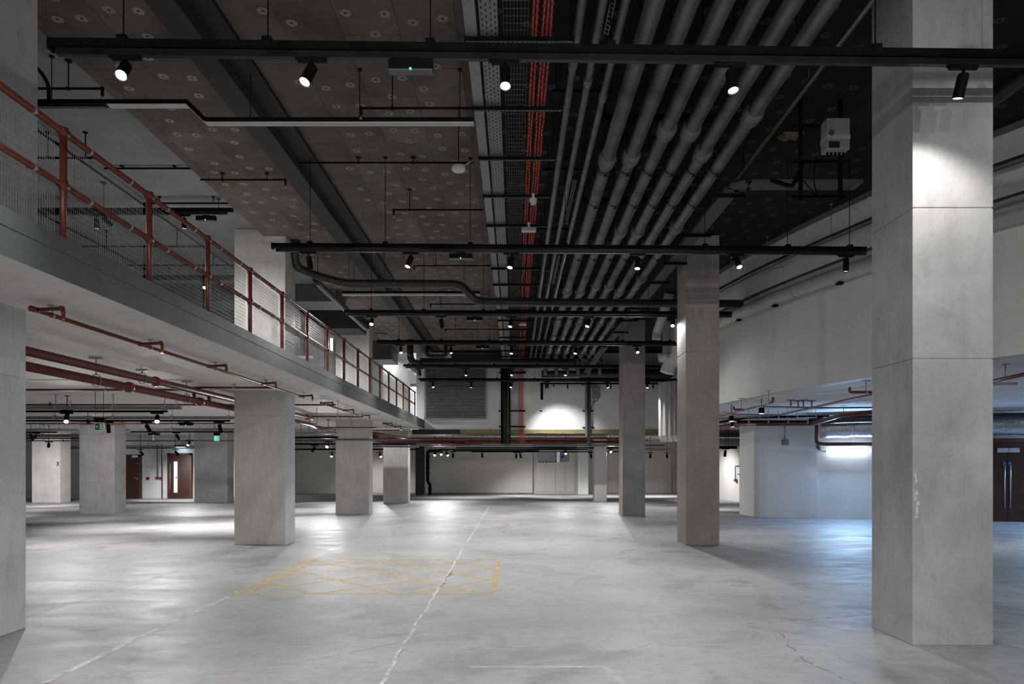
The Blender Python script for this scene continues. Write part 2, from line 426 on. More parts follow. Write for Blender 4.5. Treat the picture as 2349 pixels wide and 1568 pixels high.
# slightly ragged painted edge strip, upper lip a little proud
n = 60
for i in range(n):
    ya = -10 + (BACK+10)*i/n; yb = -10 + (BACK+10)*(i+1)/n
    j = random.Random(i).uniform(-0.006, 0.006)
    mb.quad([(EDGE,ya,SOF),(EDGE,yb,SOF),(EDGE,yb,SOF+0.215),(EDGE,ya,SOF+0.215)], 1)
    mb.quad([(EDGE+0.004,ya,SOF+0.215),(EDGE+0.004,yb,SOF+0.215),(EDGE+0.004,yb,DECK+j),(EDGE+0.004,ya,DECK+j)], 1)
    mb.quad([(EDGE+0.004,ya,DECK+j),(EDGE+0.004,yb,DECK+j),(EDGE-0.05,yb,DECK+0.004),(EDGE-0.05,ya,DECK+0.004)], 1)
    mb.quad([(EDGE-0.012,ya,SOF-0.002),(EDGE,ya,SOF),(EDGE,yb,SOF),(EDGE-0.012,yb,SOF-0.002)][::-1], 0)
mb.box(EDGE-0.012, EDGE, BACK-0.012, BACK, SOF, DECK, 1)
struct(mb.obj('floor_mezzanine', ['soffit', 'slab_edge']))

# far soffit beyond the upper back wall, and shallow downstands under the mezzanine
mb = MB(); mb.box(-27, 18, BACK+0.5, 46, 3.02, 3.5); struct(mb.obj('ceiling_far', 'plaster_dim'))
mb = MB(); mb.box(-6.6, -3.80, 19.4, 19.75, SOF-0.07, SOF); mb.box(-3.95, -3.64, 22.5, 23.2, SOF-0.05, SOF)
struct(mb.obj('ceiling_downstand', 'soffit'))

# upper back wall: painted blockwork in front of the void, opening to the mezzanine room on its left
o = wallbox('wall_back_upper', -3.86, 12.0, BACK, BACK+0.5, 3.02, CEIL, 'block')
mb = MB(); mb.box(-3.95, -3.64, BACK-0.02, BACK+0.05, DECK, CEIL)
mb.box(-4.35, -3.95, 30.5, 30.6, DECK, 5.6, 0)
struct(mb.obj('trim_1', 'plaster_white'))
# soffit edge strips: black, then bare yellow insulation
mb = MB(); mb.box(X(945,27.4), X(1055,27.4), BACK-0.08, BACK+0.0, 2.83, 3.02); struct(mb.obj('trim_2', 'charcoal'))
mb = MB()
for i in range(60):
    xa = X(1055,27.4) + i*0.14
    if xa > 6.9: break
    d = random.Random(i).uniform(-0.012, 0.012)
    mb.box(xa, xa+0.14, BACK-0.07, BACK+0.05, 2.86+d, 3.02)
struct(mb.obj('trim_3', 'yellow_wool'))
mb = MB(); mb.box(-4.0, 12, BACK+0.0, BACK+1.6, 2.84, 3.02); struct(mb.obj('ceiling_back_edge', 'ramp_edge'))

# far lower walls
mb = MB(); wallquads(mb, [(-12.6, FARW), (18, FARW)], 0, 3.02); struct(mb.obj('wall_back', 'plaster'))
mb = MB(); wallquads(mb, [(-27, 32.8), (-12.6, 32.8), (-12.6, FARW)], 0, 3.05); struct(mb.obj('wall_back_left', 'block'))
mb = MB()
mb.box(X(985,37.8), X(1222,37.8), 37.8, 38.0, 0, 2.95); struct(mb.obj('wall_back_middle', 'plaster_dim'))
mb = MB(); mb.box(X(985,37.8), X(1222,37.8), 37.775, 37.8, 0, 0.07)
struct(mb.obj('baseboard_back', 'ramp_edge'))
mb = MB(); mb.box(-12.9, X(770,38.8), 38.8, 39.0, 0, 2.95); struct(mb.obj('wall_back_alcove', 'plaster_dim'))
mb = MB(); wallquads(mb, [(-26.5, 46), (-26.5, -10)], 0, MCEIL); struct(mb.obj('wall_left', 'block'))
# mezzanine back wall
mb = MB(); wallquads(mb, [(-27, 31.0), (-3.0, 31.0)], DECK, MCEIL); struct(mb.obj('wall_mezzanine_back', 'plaster_white'))
mb = MB(); mb.box(-27, -3.0, BACK+0.5, 31.0, 3.3, DECK); struct(mb.obj('floor_mezzanine_back', 'soffit'))

# right side: ramp wall curving away from the hall
RC = [(9.6, 4.2), (8.5, 5.9), (7.45, 7.7), (6.72, 9.0), (6.45, 9.6), (5.97, 11.2), (5.42, 13.0), (5.08, 14.4), (4.85, 15.7), (4.68, 17.2), (4.6, 18.6)]
def smooth_poly(P, n=5):
    out = []
    for i in range(len(P)-1):
        p0 = Vector(P[max(0,i-1)]); p1 = Vector(P[i]); p2 = Vector(P[i+1]); p3 = Vector(P[min(len(P)-1,i+2)])
        for k in range(n):
            t = k/n
            out.append(0.5*((2*p1)+(-p0+p2)*t+(2*p0-5*p1+4*p2-p3)*t*t+(-p0+3*p1-3*p2+p3)*t**3))
    out.append(Vector(P[-1])); return out
CUR = smooth_poly(RC)
def offset(C, d):        # d > 0 towards the hall (left of the wall)
    out = []
    for i, p in enumerate(C):
        a = C[max(0, i-1)]; b = C[min(len(C)-1, i+1)]; t = (b-a).normalized()
        out.append(Vector((p.x - t.y*d, p.y + t.x*d)))
    return out
def sweep(mb, inner, outer, z0, z1, mi=0, mib=None):
    s = 0
    for i in range(len(inner)-1):
        a, b, c, d = inner[i], inner[i+1], outer[i+1], outer[i]
        l = (b-a).length
        mb.quad([(b.x,b.y,z0),(a.x,a.y,z0),(a.x,a.y,z1),(b.x,b.y,z1)], mi, [(s+l,z0),(s,z0),(s,z1),(s+l,z1)])
        mb.quad([(a.x,a.y,z0),(b.x,b.y,z0),(c.x,c.y,z0),(d.x,d.y,z0)], mi if mib is None else mib, [(0,0)]*4)
        mb.quad([(a.x,a.y,z1),(d.x,d.y,z1),(c.x,c.y,z1),(b.x,b.y,z1)], mi, [(0,0)]*4)
        mb.quad([(d.x,d.y,z0),(c.x,c.y,z0),(c.x,c.y,z1),(d.x,d.y,z1)], mi, [(0,0)]*4)
        s += l
W_IN = offset(CUR, -0.10); W_OUT = offset(CUR, -0.35)
k_step = min(range(len(CUR)), key=lambda i: abs(CUR[i].y-14.45))
mb = MB(); sweep(mb, W_IN[:k_step+1], W_OUT[:k_step+1], SOF, CEIL)
W2 = offset(CUR, -0.18); sweep(mb, W2[k_step:], W_OUT[k_step:], SOF, CEIL)
a, b = W_IN[k_step], W2[k_step]; mb.quad([(a.x,a.y,SOF),(b.x,b.y,SOF),(b.x,b.y,CEIL),(a.x,a.y,CEIL)], 0, [(0,0)]*4)
struct(mb.obj('wall_right', 'block_ramp'))
mb = MB(); sweep(mb, offset(CUR, 0.03), W_IN, 5.18, 6.02, 0, 1); sweep(mb, offset(CUR, 0.07), W_IN, 6.02, CEIL+0.02, 1)
struct(mb.obj('wall_right_upper_beam', ['ramp', 'ramp_edge']))
# soffit of the lower right bay
mb = MB()
for i in range(len(W_IN)-1):
    a, b = W_OUT[i], W_OUT[i+1]
    mb.quad([(a.x,a.y,SOF),(b.x,b.y,SOF),(18,b.y,SOF),(18,a.y,SOF)])
    mb.quad([(a.x,a.y,SOF+.3),(18,a.y,SOF+.3),(18,b.y,SOF+.3),(b.x,b.y,SOF+.3)])
mb.box(6.4, 18, 18.6, BACK+0.5, SOF, SOF+0.3)
mb.box(9.7, 18, -10, 4.2, SOF, SOF+0.3)
struct(mb.obj('ceiling_right_bay', 'soffit'))
mb = MB()
wallquads(mb, [(4.78, 18.5), (6.4, 18.7)], SOF, CEIL)
wallquads(mb, [(6.4, 18.7), (6.4, BACK)], SOF, CEIL)
struct(mb.obj('wall_right_return', 'block_ramp'))
# lower right walls: boxed pier, long wall with double door, distant flank wall
wx0, wy0, wx1, wy1 = 8.85, 20.55, 18.0, 18.1
def WY(x): return wy0 + (wy1-wy0)*(x-wx0)/(wx1-wx0)
mb = MB(); wallquads(mb, [(wx0-0.1, WY(wx0-0.1)), (wx1, wy1)], 0, SOF); struct(mb.obj('wall_right_lower', 'block'))
mb = MB()
wallquads(mb, [(7.32, 22.2), (7.32, 20.86), (7.42, 20.72), (9.05, 20.42), (9.05, 22.2)], 0, SOF)
struct(mb.obj('wall_right_pier', 'plaster_white'))
mb = MB(); mb.box(5.95, 6.4, 18.6, 23.8, SOF, SOF+0.3); struct(mb.obj('ceiling_right_corner', 'soffit'))
mb = MB(); wallquads(mb, [(9.3, 34.0), (10.2, 24.0)], 0, SOF); wallquads(mb, [(9.3, 34.0), (9.3, FARW)], 0, SOF); struct(mb.obj('wall_right_far', 'plaster'))
mb = MB(); wallquads(mb, [(16.5, 19), (16.5, -10)], 0, CEIL); struct(mb.obj('wall_right_near', 'block'))

# ------------------------------------------------------------------ columns
def column(x0, x1, y0, y1, z1, label, joints=(), mat='column', wide=None):
    mb = MB(); zs = [0] + list(joints) + [z1]
    for a, b in zip(zs[:-1], zs[1:]):
        g0 = 0.004 if a else 0; mb.box(x0, x1, y0, y1, a+g0, b-0.004)
        if a: mb.box(x0+.006, x1-.006, y0+.006, y1-.006, a-0.006, a+0.006)
    if wide: mb.box(x0-.0, x1+wide, y0, y1+.02, DECK, z1)
    return T(mb.obj('concrete_column', mat, bevel=0.007), label, 'column', 'concrete columns')
NEARCOL = column(3.46, 4.16, 5.93, 6.61, CEIL-.002, 'nearest and largest square concrete column, lit by a white scallop near its top', (2.49, 3.80))
column(3.37, 4.03, 13.42, 14.14, CEIL-.002, 'tall brownish concrete column standing in line behind the large near column', (2.5, 3.8), mat='column_brown')
column(3.36, 4.06, 21.2, 21.95, CEIL-.002, 'slender tall concrete column farthest back in the right-hand row that reaches the high ceiling', (2.5, 3.8), mat='column_brown')
column(3.50, 4.03, 29.8, 30.5, 3.01, 'pale low column beneath the back wall beside the glaring lamp', mat='plaster')
column(3.48, 4.05, 37.4, 38.0, 3.01, 'small white column in front of the far cream cupboards', mat='plaster_white')
column(-5.60, -4.70, 5.5, 6.57, MCEIL-.002, 'concrete column cut by the left edge of the picture', (2.4,), wide=0.10, mat='column_light')
column(-5.54, -4.53, 13.5, 14.1, MCEIL-.002, 'concrete column rising through the walkway nearest behind the left edge one', (2.55,), mat='column_light')
column(-5.76, -4.68, 22.0, 22.55, MCEIL-.002, 'mid-distance concrete column rising through the walkway, third from the front', (2.4,), mat='column_light')
column(-5.46, -4.43, 28.4, 29.0, MCEIL-.002, 'farthest concrete column at the end of the walkway beside the black panel', (2.4,), mat='column_light')
column(-14.15, -13.0, 22.2, 22.85, SOF-.002, 'rough grey concrete column with the green exit sign hanging in front', (2.6,))
column(-20.5, -19.3, 29.0, 29.7, SOF-.002, 'brightly lit column far left with a small black cross on its face', (2.6,), mat='column_light')
column(-13.6, -12.2, 29.0, 29.7, SOF-.002, 'shaded column to the right of the brown glazed door', (2.6,))
mb = MB(); rr = random.Random(4)
for z0_, h_ in ((1.46,.05),(1.40,.07),(1.30,.05),(1.26,.04),(1.20,.06),(1.13,.09),(1.10,.03)):
    w_ = rr.uniform(.02,.045); x_ = 3.468+rr.uniform(0,.02); mb = MB()
    mb.quad([(x_,5.9285,z0_),(x_+w_,5.9285,z0_+rr.uniform(-.01,.03)),(x_+w_*rr.uniform(.5,1),5.9285,z0_+h_),(x_+.008,5.9285,z0_+h_*.8)])
    mb.obj('tape_remnant', 'diffuse_strip', NEARCOL)
# black panel pier and its pipe
mb = MB(); mb.box(X(953,36.4), X(972,36.4), 36.4, 37.0, 0, 2.6)
T(mb.obj('black_pier', 'charcoal', bevel=0.01), 'matt black upright pier standing near the far wall', 'pier')
mb = MB(); mb.box(X(972.5,36.8), X(976,36.8), 36.8, 37.0, 0, 2.6); struct(mb.obj('trim_4', 'plaster_white'))
t = thing('drain_pipe', 'black drain pipe with bends running down beside the black panel', 'pipe', (X(981,37), 37.0, 0))
d = 37.0
path = [(X(1010,d),d,Z(1034,d)), (X(981,d),d,Z(1034,d)), (X(981,d),d,Z(1104,d)), (X(986,d),d,Z(1110,d)), (X(986,d),d,0.0)]
mb = MB(); mb.tube(fillet(path, 0.15), 0.085, 10); mb.obj('pipe', 'black', t)
for py in (1046, 1072, 1085, 1121):
    zz = Z(py, d); xx = X(981 if py < 1106 else 986, d)
    mb = MB(); mb.tube([(xx,d,zz-.06),(xx,d,zz+.06)], 0.12, 10); mb.obj('collar', 'black_gloss', t)

# ------------------------------------------------------------------ floor marks
def strip(name, pts, w, mat, label=None, cat=None, z=0.0015):
    mb = MB()
    for seg in pts:
        for a, b in zip(seg[:-1], seg[1:]):
            a, b = Vector(a), Vector(b); t = (b-a).normalized(); s = Vector((-t.y, t.x))*(w/2)
            z += 0.00002
            mb.quad([(a.x-s.x,a.y-s.y,z),(b.x-s.x,b.y-s.y,z),(b.x+s.x,b.y+s.y,z),(a.x+s.x,a.y+s.y,z)][::-1])
    me = mb.obj(name, mat)
    # make sure normals look up
    if me.data.polygons[0].normal.z < 0: me.data.flip_normals()
    return T(me, label, cat) if cat else struct(me)
rd = random.Random(5)
crk = []; y = 3.2
while y < 27: crk.append((-0.96+rd.uniform(-.018,.018), y)); y += 0.22
strip('floor_joint', [crk], 0.034, 'pale_fill')
strip('floor_crack', [[(x+.018, y) for x, y in crk]], 0.007, 'crack_dark', z=0.003)
strip('floor_crack', [[(x+.02, y) for x, y in crk if 8.6 < y < 10.2]], 0.05, 'crack_dark', z=0.004)
strip('floor_crack', [[(x+.02, y) for x, y in crk if 12.6 < y < 14.2]], 0.06, 'crack_dark', z=0.004)
strip('floor_joint', [[(-3.38,4.9),(-3.41,6.2),(-3.40,8.2)]], 0.06, 'pale_fill')
strip('floor_joint', [[(-3.35,11.4),(-3.30,24)]], 0.04, 'pale_faint')
strip('floor_joint', [[(-5.05,6.8),(-5.0,9),(-5.02,12),(-5.15,13.3)]], 0.07, 'pale_faint')
strip('floor_joint', [[(-.35,5.30),(.7,5.30),(.78,4.9),(.95,4.6)]], 0.045, 'pale_faint')
c2 = []; y = 4.6
while y < 6.9: c2.append((2.45+0.1*math.sin(y*2)+rd.uniform(-.03,.03)+(5.2-y)*.12*(y<5.4), y)); y += 0.1
strip('floor_crack', [c2], 0.012, 'crack_dark')
strip('floor_joint', [[(2.3,6.75),(4.9,7.5)], [(2.6,9.6),(3.5,8.1)], [(3.4,10.5),(5.6,10.6)]], 0.02, 'crack_dark')
x0, x1, y0, y1 = -3.43, -0.26, 8.35, 11.4
hat = [[(x0,y0),(x1,y0)], [(x1,y0),(x1,y1)], [(x0,y1),(x1,y1)], [(x0,y0),(x0,y1)], [(x0+.16,y0+.2),(x0+.16,y1)]]
for k in (-2, -1, 0, 1, 2):
    s = k*1.05
    for sg in (1, -1):
        pts = []
        # clip y = y0 + sg*(x-x0) + s (or mirrored) to the box
        n = 60; seg = []
        for i in range(n+1):
            xx = x0 + (x1-x0)*i/n
            yy = (y0 + s + (xx-x0)) if sg == 1 else (y1 - s - (xx-x0))
            if y0 <= yy <= y1: seg.append((xx, yy))
        if len(seg) > 1: hat.append([seg[0], seg[-1]])
strip('yellow_floor_marking', hat, 0.075, 'yellow_paint', 'worn yellow cross-hatched box painted on the concrete floor', 'floor marking')
strip('green_floor_line', [[(-2.3,5.15),(-1.6,5.5),(-1.0,6.05)]], 0.03, 'green_paint', 'faint green chalk line on the floor left of the long crack', 'floor marking')
strip('green_floor_line', [[(.45,5.45),(1.0,5.8),(1.35,6.15),(1.9,6.4)]], 0.022, 'green_paint', 'faint green chalk line on the floor between the crack and the large column', 'floor marking')
strip('red_floor_line', [[(-3.5,4.75),(-3.1,5.2),(-2.7,5.2),(-2.1,5.1)]], 0.02, 'red_paint', 'faint red chalk line low on the floor at the left', 'floor marking')
# dirty patch of floor near left column
# ------------------------------------------------------------------ railing along the walkway
t = thing('balustrade', 'red-brown tubular balustrade with wire mesh infill along the walkway edge', 'balustrade', (-3.72, 14, DECK))
RX = -3.72
posts = [5.63 + 1.325*k for k in range(-3, 16)]
mb = MB(); mb.tube([(RX, -0.5, 4.31), (RX, posts[-1], 4.31)], 0.027, 12); mb.obj('top_rail', 'red_rail', t)
mb = MB(); mb.tube([(RX, -0.5, 3.87), (RX, posts[-1], 3.87)], 0.024, 12); mb.obj('middle_rail', 'red_rail', t)
for i, y in enumerate(posts):
    mb = MB(); mb.tube([(RX, y, DECK-0.12), (RX, y, 4.31)], 0.027, 12)
    mb.tube([(RX, y, 4.27), (RX, y, 4.345)], 0.037, 12); mb.tube([(RX, y, 3.83), (RX, y, 3.91)], 0.035, 12)
    mb.tube([(RX, y-0.045, 4.31), (RX, y+0.045, 4.31)], 0.036, 12); mb.tube([(RX, y-0.045, 3.87), (RX, y+0.045, 3.87)], 0.033, 12)
    mb.obj('post', 'red_rail', t)
    if i == len(posts)-1: break
    mb = MB(); ya, yb = y+0.035, posts[i+1]-0.035; z0, z1 = DECK+0.02, 4.27; wx = RX-0.05
    n = 44
    for k in range(n+1):
        yy = ya+(yb-ya)*k/n; mb.bar((wx,yy,z0), (wx,yy,z1), 0.0028, 0.0028)
    n = 18
    for k in range(n+1):
        zz = z0+(z1-z0)*k/n; mb.bar((wx+.002,ya,zz), (wx+.002,yb,zz), 0.0028, 0.0028)
    mb.obj('mesh_panel', 'wire', t)
    for f in (0.25, 0.75):
        for zz in (4.31, 3.87):
            mb = MB(); yc = ya+(yb-ya)*f
            mb.tube([(RX,yc-.012,zz),(RX,yc+.012,zz)], 0.031, 10); mb.box(RX-.055, RX, yc-.006, yc+.006, zz-.008, zz+.008); mb.obj('clip', 'galv', t)

# ------------------------------------------------------------------ spotlights (one built, the rest copied)
def make_spot_meshes():
    a = MB(); a.box(-.11, .11, -.017, .017, -.028, 0); a.box(-.13, -.03, -.012, .012, -.012, 0)
    s = MB(); s.tube([(0,0,-.028),(0,0,-.075)], .011, 8)
    h = MB(); L = .17
    h.tube([(0,0,.012),(0,0,.0),(0,0,-L+.004),(0,0,-L)], [.034,.041,.041,.041], 18, caps=False)
    n = 18; k = len(h.v)
    h.tube([(0,0,.012),(0,0,.0121)], .034, 18)
    h.tube([(0,0,-L),(0,0,-L+.02)], [.041,.036], 18, caps=False)
    l = MB(); l.tube([(0,0,-L+.012),(0,0,-L+.008)], .036, 18)
    return a, s, h, l, L
_a, _s, _h, _l, SL = make_spot_meshes()
def mk(mb, name, mat):
    me = bpy.data.meshes.new(name); me.from_pydata(mb.v, [], mb.f); me.materials.append(M[mat])
    me.polygons.foreach_set('use_smooth', mb.sm); me.update(); return me
ME_AD, ME_ST, ME_HD = mk(_a, 'track_adapter', 'black'), mk(_s, 'stem', 'black'), mk(_h, 'lamp_head', 'black')
ME_LN, ME_LD = mk(_l, 'lens', 'lens'), mk(_l, 'lens_dim', 'lens_dim')
lamp_n = 0
_light_cache = {}
def spot_light(power, angle, blend):
    k = (round(power), round(angle), blend)
    if k not in _light_cache:
        d = bpy.data.lights.new('spot_lamp', 'SPOT'); d.energy = power; d.spot_size = math.radians(angle); d.spot_blend = blend
        d.shadow_soft_size = 0.035; d.color = (1.0, 0.985, 0.975); _light_cache[k] = d
    return _light_cache[k]
def spotlight(loc, az, tilt, label, group, power=1.0, angle=120, lit=True, blend=1.0, scale=1.0, rod=None):
    """az: compass direction in degrees the beam leans to (0 = +X, 90 = away from camera, -90 = towards it); tilt from straight down"""
    t = thing('track_spotlight', label, 'spotlight', loc, group); t.scale = (scale,)*3
    for nm, me in (('track_adapter', ME_AD), ('stem', ME_ST)):
        o = bpy.data.objects.new(nm, me); COL.objects.link(o); o.parent = t
    if rod:
        mb = MB(); x_, y_, z_ = 0, 0, (rod-loc[2])/scale
        mb.tube([(x_,y_,-.0),(x_,y_,z_)], .008, 6); mb.tube([(x_,y_,z_-.012),(x_,y_,z_)], .05, 10)
        me_ = bpy.data.meshes.new('hanger_rod'); me_.from_pydata(mb.v, [], mb.f); me_.materials.append(M['black']); me_.update()
        o = bpy.data.objects.new('hanger_rod', me_); COL.objects.link(o); o.parent = t
    h = bpy.data.objects.new('lamp_head', ME_HD); COL.objects.link(h); h.parent = t; h.location = (0, 0, -.075)
    a, ti = math.radians(az), math.radians(tilt)
    d = Vector((math.cos(a)*math.sin(ti), math.sin(a)*math.sin(ti), -math.cos(ti)))
    h.rotation_mode = 'QUATERNION'; h.rotation_quaternion = Vector((0,0,-1)).rotation_difference(d)
    l = bpy.data.objects.new('lens', ME_LN if lit else ME_LD); COL.objects.link(l); l.parent = h
    if power:
        s = bpy.data.objects.new('beam', spot_light(SPOT_POWER*power, angle, blend)); COL.objects.link(s); s.parent = h
        s.location = (0, 0, -SL-0.01)
    return t

# ------------------------------------------------------------------ high lighting rails
RAILZ = 4.70
SLOPE = 0.0195
NAMES = ['nearest', 'second', 'third', 'fourth', 'fifth', 'farthest']
def rail(d0, xa, xb, name, rods, zb=RAILZ, top=None, visible_label=None):
    Y = lambda x: d0 + SLOPE*(x+3.54)
    top = CEIL if top is None else top
    t = thing('lighting_rail', visible_label or f'{name} black lighting rail hung across the hall on thin rods', 'lighting rail', (xa, Y(xa), zb), 'high lighting rails')
    mb = MB(); mb.bar((xa,Y(xa),zb+.091),(xb,Y(xb),zb+.091), .062, .062)
    for s in (-1, 1): mb.bar((xa,Y(xa)+s*.034,zb+.075),(xb,Y(xb)+s*.034,zb+.075), .004, .012)
    mb.obj('trunking', 'black', t)
    mb = MB(); mb.bar((xa+.04,Y(xa+.04),zb+.028),(xb,Y(xb),zb+.028), .040, .050); mb.obj('track', 'black_gloss', t)
    mb = MB(); mb.box(xa-.02, xa, Y(xa)-.036, Y(xa)+.036, zb+.04, zb+.126); mb.obj('end_cap', 'black', t)
    for x in rods:
        if not xa < x < xb: continue
        mb = MB(); mb.tube([(x,Y(x),zb+.12),(x,Y(x),top)], .005, 6); mb.tube([(x,Y(x),top-.012),(x,Y(x),top)], .03, 10); mb.obj('hanger_rod', 'black', t)
        mb = MB(); mb.box(x-.035, x+.035, Y(x)-.04, Y(x)+.04, zb+.07, zb+.15); mb.obj('clamp', 'black', t)
    return Y
RODS = [-3.0, -1.9, -.65, .75, 2.83, 4.07, 5.0]
rows = [(5.23, 6.6), (10.02, 5.25), (14.3, 4.6), (17.72, 4.55), (21.95, 4.8), (25.4, 6.1)]
YR = []
for i, (d0, xb) in enumerate(rows):
    YR.append(rail(d0, -3.54, xb, NAMES[i], RODS))
def row_spots(ri, items):
    for k, it in enumerate(items):
        boost = 1.7 if ri >= 4 else 1.25 if ri >= 2 else 1.0
        x, az, tilt = it[:3]; kw = dict(it[3]) if len(it) > 3 else {}
        if k % 2: kw = {**dict(angle=82, blend=.85, power=1.0), **kw}
        kw['power'] = kw.get('power', 1.0)*boost
        place = ORD[k] + ' from its left end'
        spotlight((x, YR[ri](x), RAILZ+.004), az, tilt, f'black track spotlight on the {NAMES[ri]} high lighting rail, {place}', 'track spotlights on the high rails', **kw)
d = 5.23
row_spots(0, [(-2.98,-80,38), (-1.56,-120,28), (-.07,-90,20), (1.69,-80,14), (3.53,110,16,dict(power=0.32,angle=135,blend=.6))])
row_spots(1, [(X(711,10.1),80,22,dict(lit=False,power=.5)), (X(944,10.1),-130,25), (X(1174,10.1),-120,20,dict(power=.8)), (X(1464,10.1),-110,16), (X(1690,10.15),-80,32), (X(1940,10.2),90,4,dict(lit=False,power=.5))])
row_spots(2, [(X(853,14.3),-85,40), (X(1012,14.35),80,30,dict(lit=False,power=.6)), (X(1173,14.35),-115,22), (X(1352,14.4),-130,30), (X(1545,14.4),-110,38)])
row_spots(3, [(X(919,17.75),-70,28), (X(1035,17.8),-80,25,dict(lit=False,power=.5)), (X(1174,17.8),-100,20), (X(1322,17.85),-120,24), (X(1461,17.85),-90,42)])
row_spots(4, [(X(961,21.75),100,15,dict(power=.6,lit=False)), (X(1068,21.8),-90,14), (X(1174,21.8),-100,20), (X(1298,21.8),-90,20)])
row_spots(5, [(X(992,25.4),-60,25), (X(1081,25.5),-90,16,dict(lit=False,power=.6)), (X(1174,25.5),-120,26), (X(1255,25.5),70,40,dict(power=1.3,angle=80)), (X(1392,25.6),-60,20), (X(1484,25.6),-90,20)])
# unseen rails added overhead and behind the camera to light the near floor
YB = rail(0.4, -3.54, 6.6, '', RODS, visible_label='added unseen black lighting rail high over the foreground, nearer than all the others')
for k, x in enumerate((-2.9, -1.1, .8, 2.6, 4.4)):
    spotlight((x, YB(x), RAILZ+.004), 90 if k % 2 else -90, 12, f'added black track spotlight on the unseen overhead rail, {ORD[k]} from its left end', 'added track spotlights on the overhead rail', power=.75)
YB2 = rail(-4.4, -3.54, 6.6, '', RODS, visible_label='black lighting rail over the open front end of the hall')
for k, x in enumerate((-2.6, -.4, 1.8, 4.2)):
    spotlight((x, YB2(x), RAILZ+.004), 90, 58, f'black track spotlight on the rear rail, {ORD[k]} from its left end', 'track spotlights on the rear rail', power=2.6, angle=100, blend=.7)

# black emergency light bars with a green tell-tale under the rails
def emergency(x, y, z, label):
    t = thing('emergency_light', label, 'emergency light', (x, y, z), 'emergency light bars under the rails')
    mb = MB(); mb.box(x-.17, x+.17, y-.035, y+.035, z-.085, z-.012); mb.obj('housing', 'black', t, bevel=.004)
    mb = MB(); mb.box(x-.168, x+.168, y-.034, y+.034, z-.10, z-.086); mb.obj('underside', 'tray_dark', t)
    mb = MB(); mb.tube([(x+.0,y-.036,z-.09),(x+.0,y-.045,z-.09)], .008, 12); mb.obj('indicator', 'green_led', t)
    mb = MB(); mb.box(x-.06, x+.06, y-.015, y+.015, z-.012, z+.004); mb.obj('mount', 'black', t)
for ri, px in ((0, 943), (1, 1057), (2, 1089), (3, 1107)):
    x = X(px, rows[ri][0]+.05); emergency(x, YR[ri](x), RAILZ, f'slim black emergency light with green dot below the {NAMES[ri]} high rail')

# ------------------------------------------------------------------ ceiling services
def tubething(name, label, cat, pts, r, mat, R=.15, group=None, n=12, extra=None):
    P = fillet(pts, R)
    t = thing(name, label, cat, P[0], group)
    mb = MB(); mb.tube(P, r, n); mb.obj('pipe', mat, t)
    return t
def rods(t, pts, top, r=.005, mat='black', plate=.03):
    for (x, y, z) in pts:
        mb = MB(); mb.tube([(x,y,z),(x,y,top)], r, 6); mb.tube([(x,y,top-.01),(x,y,top)], plate, 10); mb.obj('hanger_rod', mat, t)

# Z-shaped black conduit duct with pale underside
d = 7.82
za, zb_ = Z(237, d), Z(278, d)
t = thing('cable_duct', 'long black cable duct with pale underside and a step down, crossing the hall', 'cable duct', (X(430,d), d, zb_))
P = [(-5.9,d,za),(X(432,d),d,za),(X(474,d),d,zb_),(X(1087,d),d,zb_)]
mb = MB()
for a, b in zip(P[:-1], P[1:]): mb.bar(a, b, .09, .05)
mb.obj('duct_body', 'black', t)
mb = MB()
for a, b in zip(P[:-1], P[1:]):
    a = Vector(a); b = Vector(b); dd = Vector((0,0,-.031))
    if a.x < X(250,d): a.x = X(250,d)
    mb.bar(a+dd, b+dd, .085, .012)
mb.obj('underside', 'diffuse_strip', t)
rods(t, [(X(575,d),d,zb_), (X(825,d),d,zb_), (X(1055,d),d,zb_)], CEIL); rods(t, [(-5.3, d, za)], MCEIL)
t2 = thing('short_track', 'short black track section slung under the stepped duct at the left', 'track', (X(160,d), d-.05, za-.08))
mb = MB(); mb.bar((-5.9,d-.05,za-.06),(X(250,d),d-.05,za-.06), .05, .03); mb.obj('track', 'black_gloss', t2)
mb = MB(); mb.box(X(110,d)-.03, X(110,d)+.03, d-.075, d+.0, za-.06, za-.03); mb.obj('clamp', 'black', t2)
# loop of cable at the left column
tt = tubething('black_cable', 'black cable bending down onto the stepped duct beside the left column', 'cable', [(X(60,7.6),7.6,Z(135,7.6)),(X(95,7.6),7.6,Z(165,7.6)),(X(112,7.75),7.75,Z(195,7.75)),(X(112,7.8),7.8,Z(232,7.8))], .02, 'black', .2)

# sprinkler branches against the board ceiling
def branch(xa, xb, d, z, label, top=CEIL, drop=True, rx=(), mat='black', r=.014, side=1, group='black sprinkler branch pipes'):
    t = thing('sprinkler_pipe', label, 'sprinkler pipe', ((xa+xb)/2, d, z), group)
    mb = MB(); mb.tube([(xa,d,z),(xb,d,z)], r, 8); mb.obj('pipe', mat, t)
    if drop:
        mb = MB(); mb.tube([(xa,d,z+.015),(xa,d,z-.08)], r*1.3, 8); mb.obj('elbow', mat, t)
        mb = MB(); mb.tube([(xa,d,z-.08),(xa,d,z-.12)], [.012,.008], 8); mb.tube([(xa,d,z-.12),(xa,d,z-.125)], .02, 8); mb.obj('sprinkler_head', 'brass', t)
    for x in rx:
        mb = MB(); mb.tube([(x,d,z),(x,d,top)], .007, 6); mb.tube([(x,d,top-.012),(x,d,top)], .04, 10); mb.tube([(x-.015,d,z),(x+.015,d,z)], r*1.5, 8); mb.obj('hanger', mat, t)
    return t
d = 7.75; z = Z(248, d)
branch(X(828,d), X(1085,d), d, z, 'black sprinkler pipe above the long stepped duct', rx=(X(900,d),))
d = 8.95*1.1; d = (CEIL-.08-EYE)*F/(1068-373)
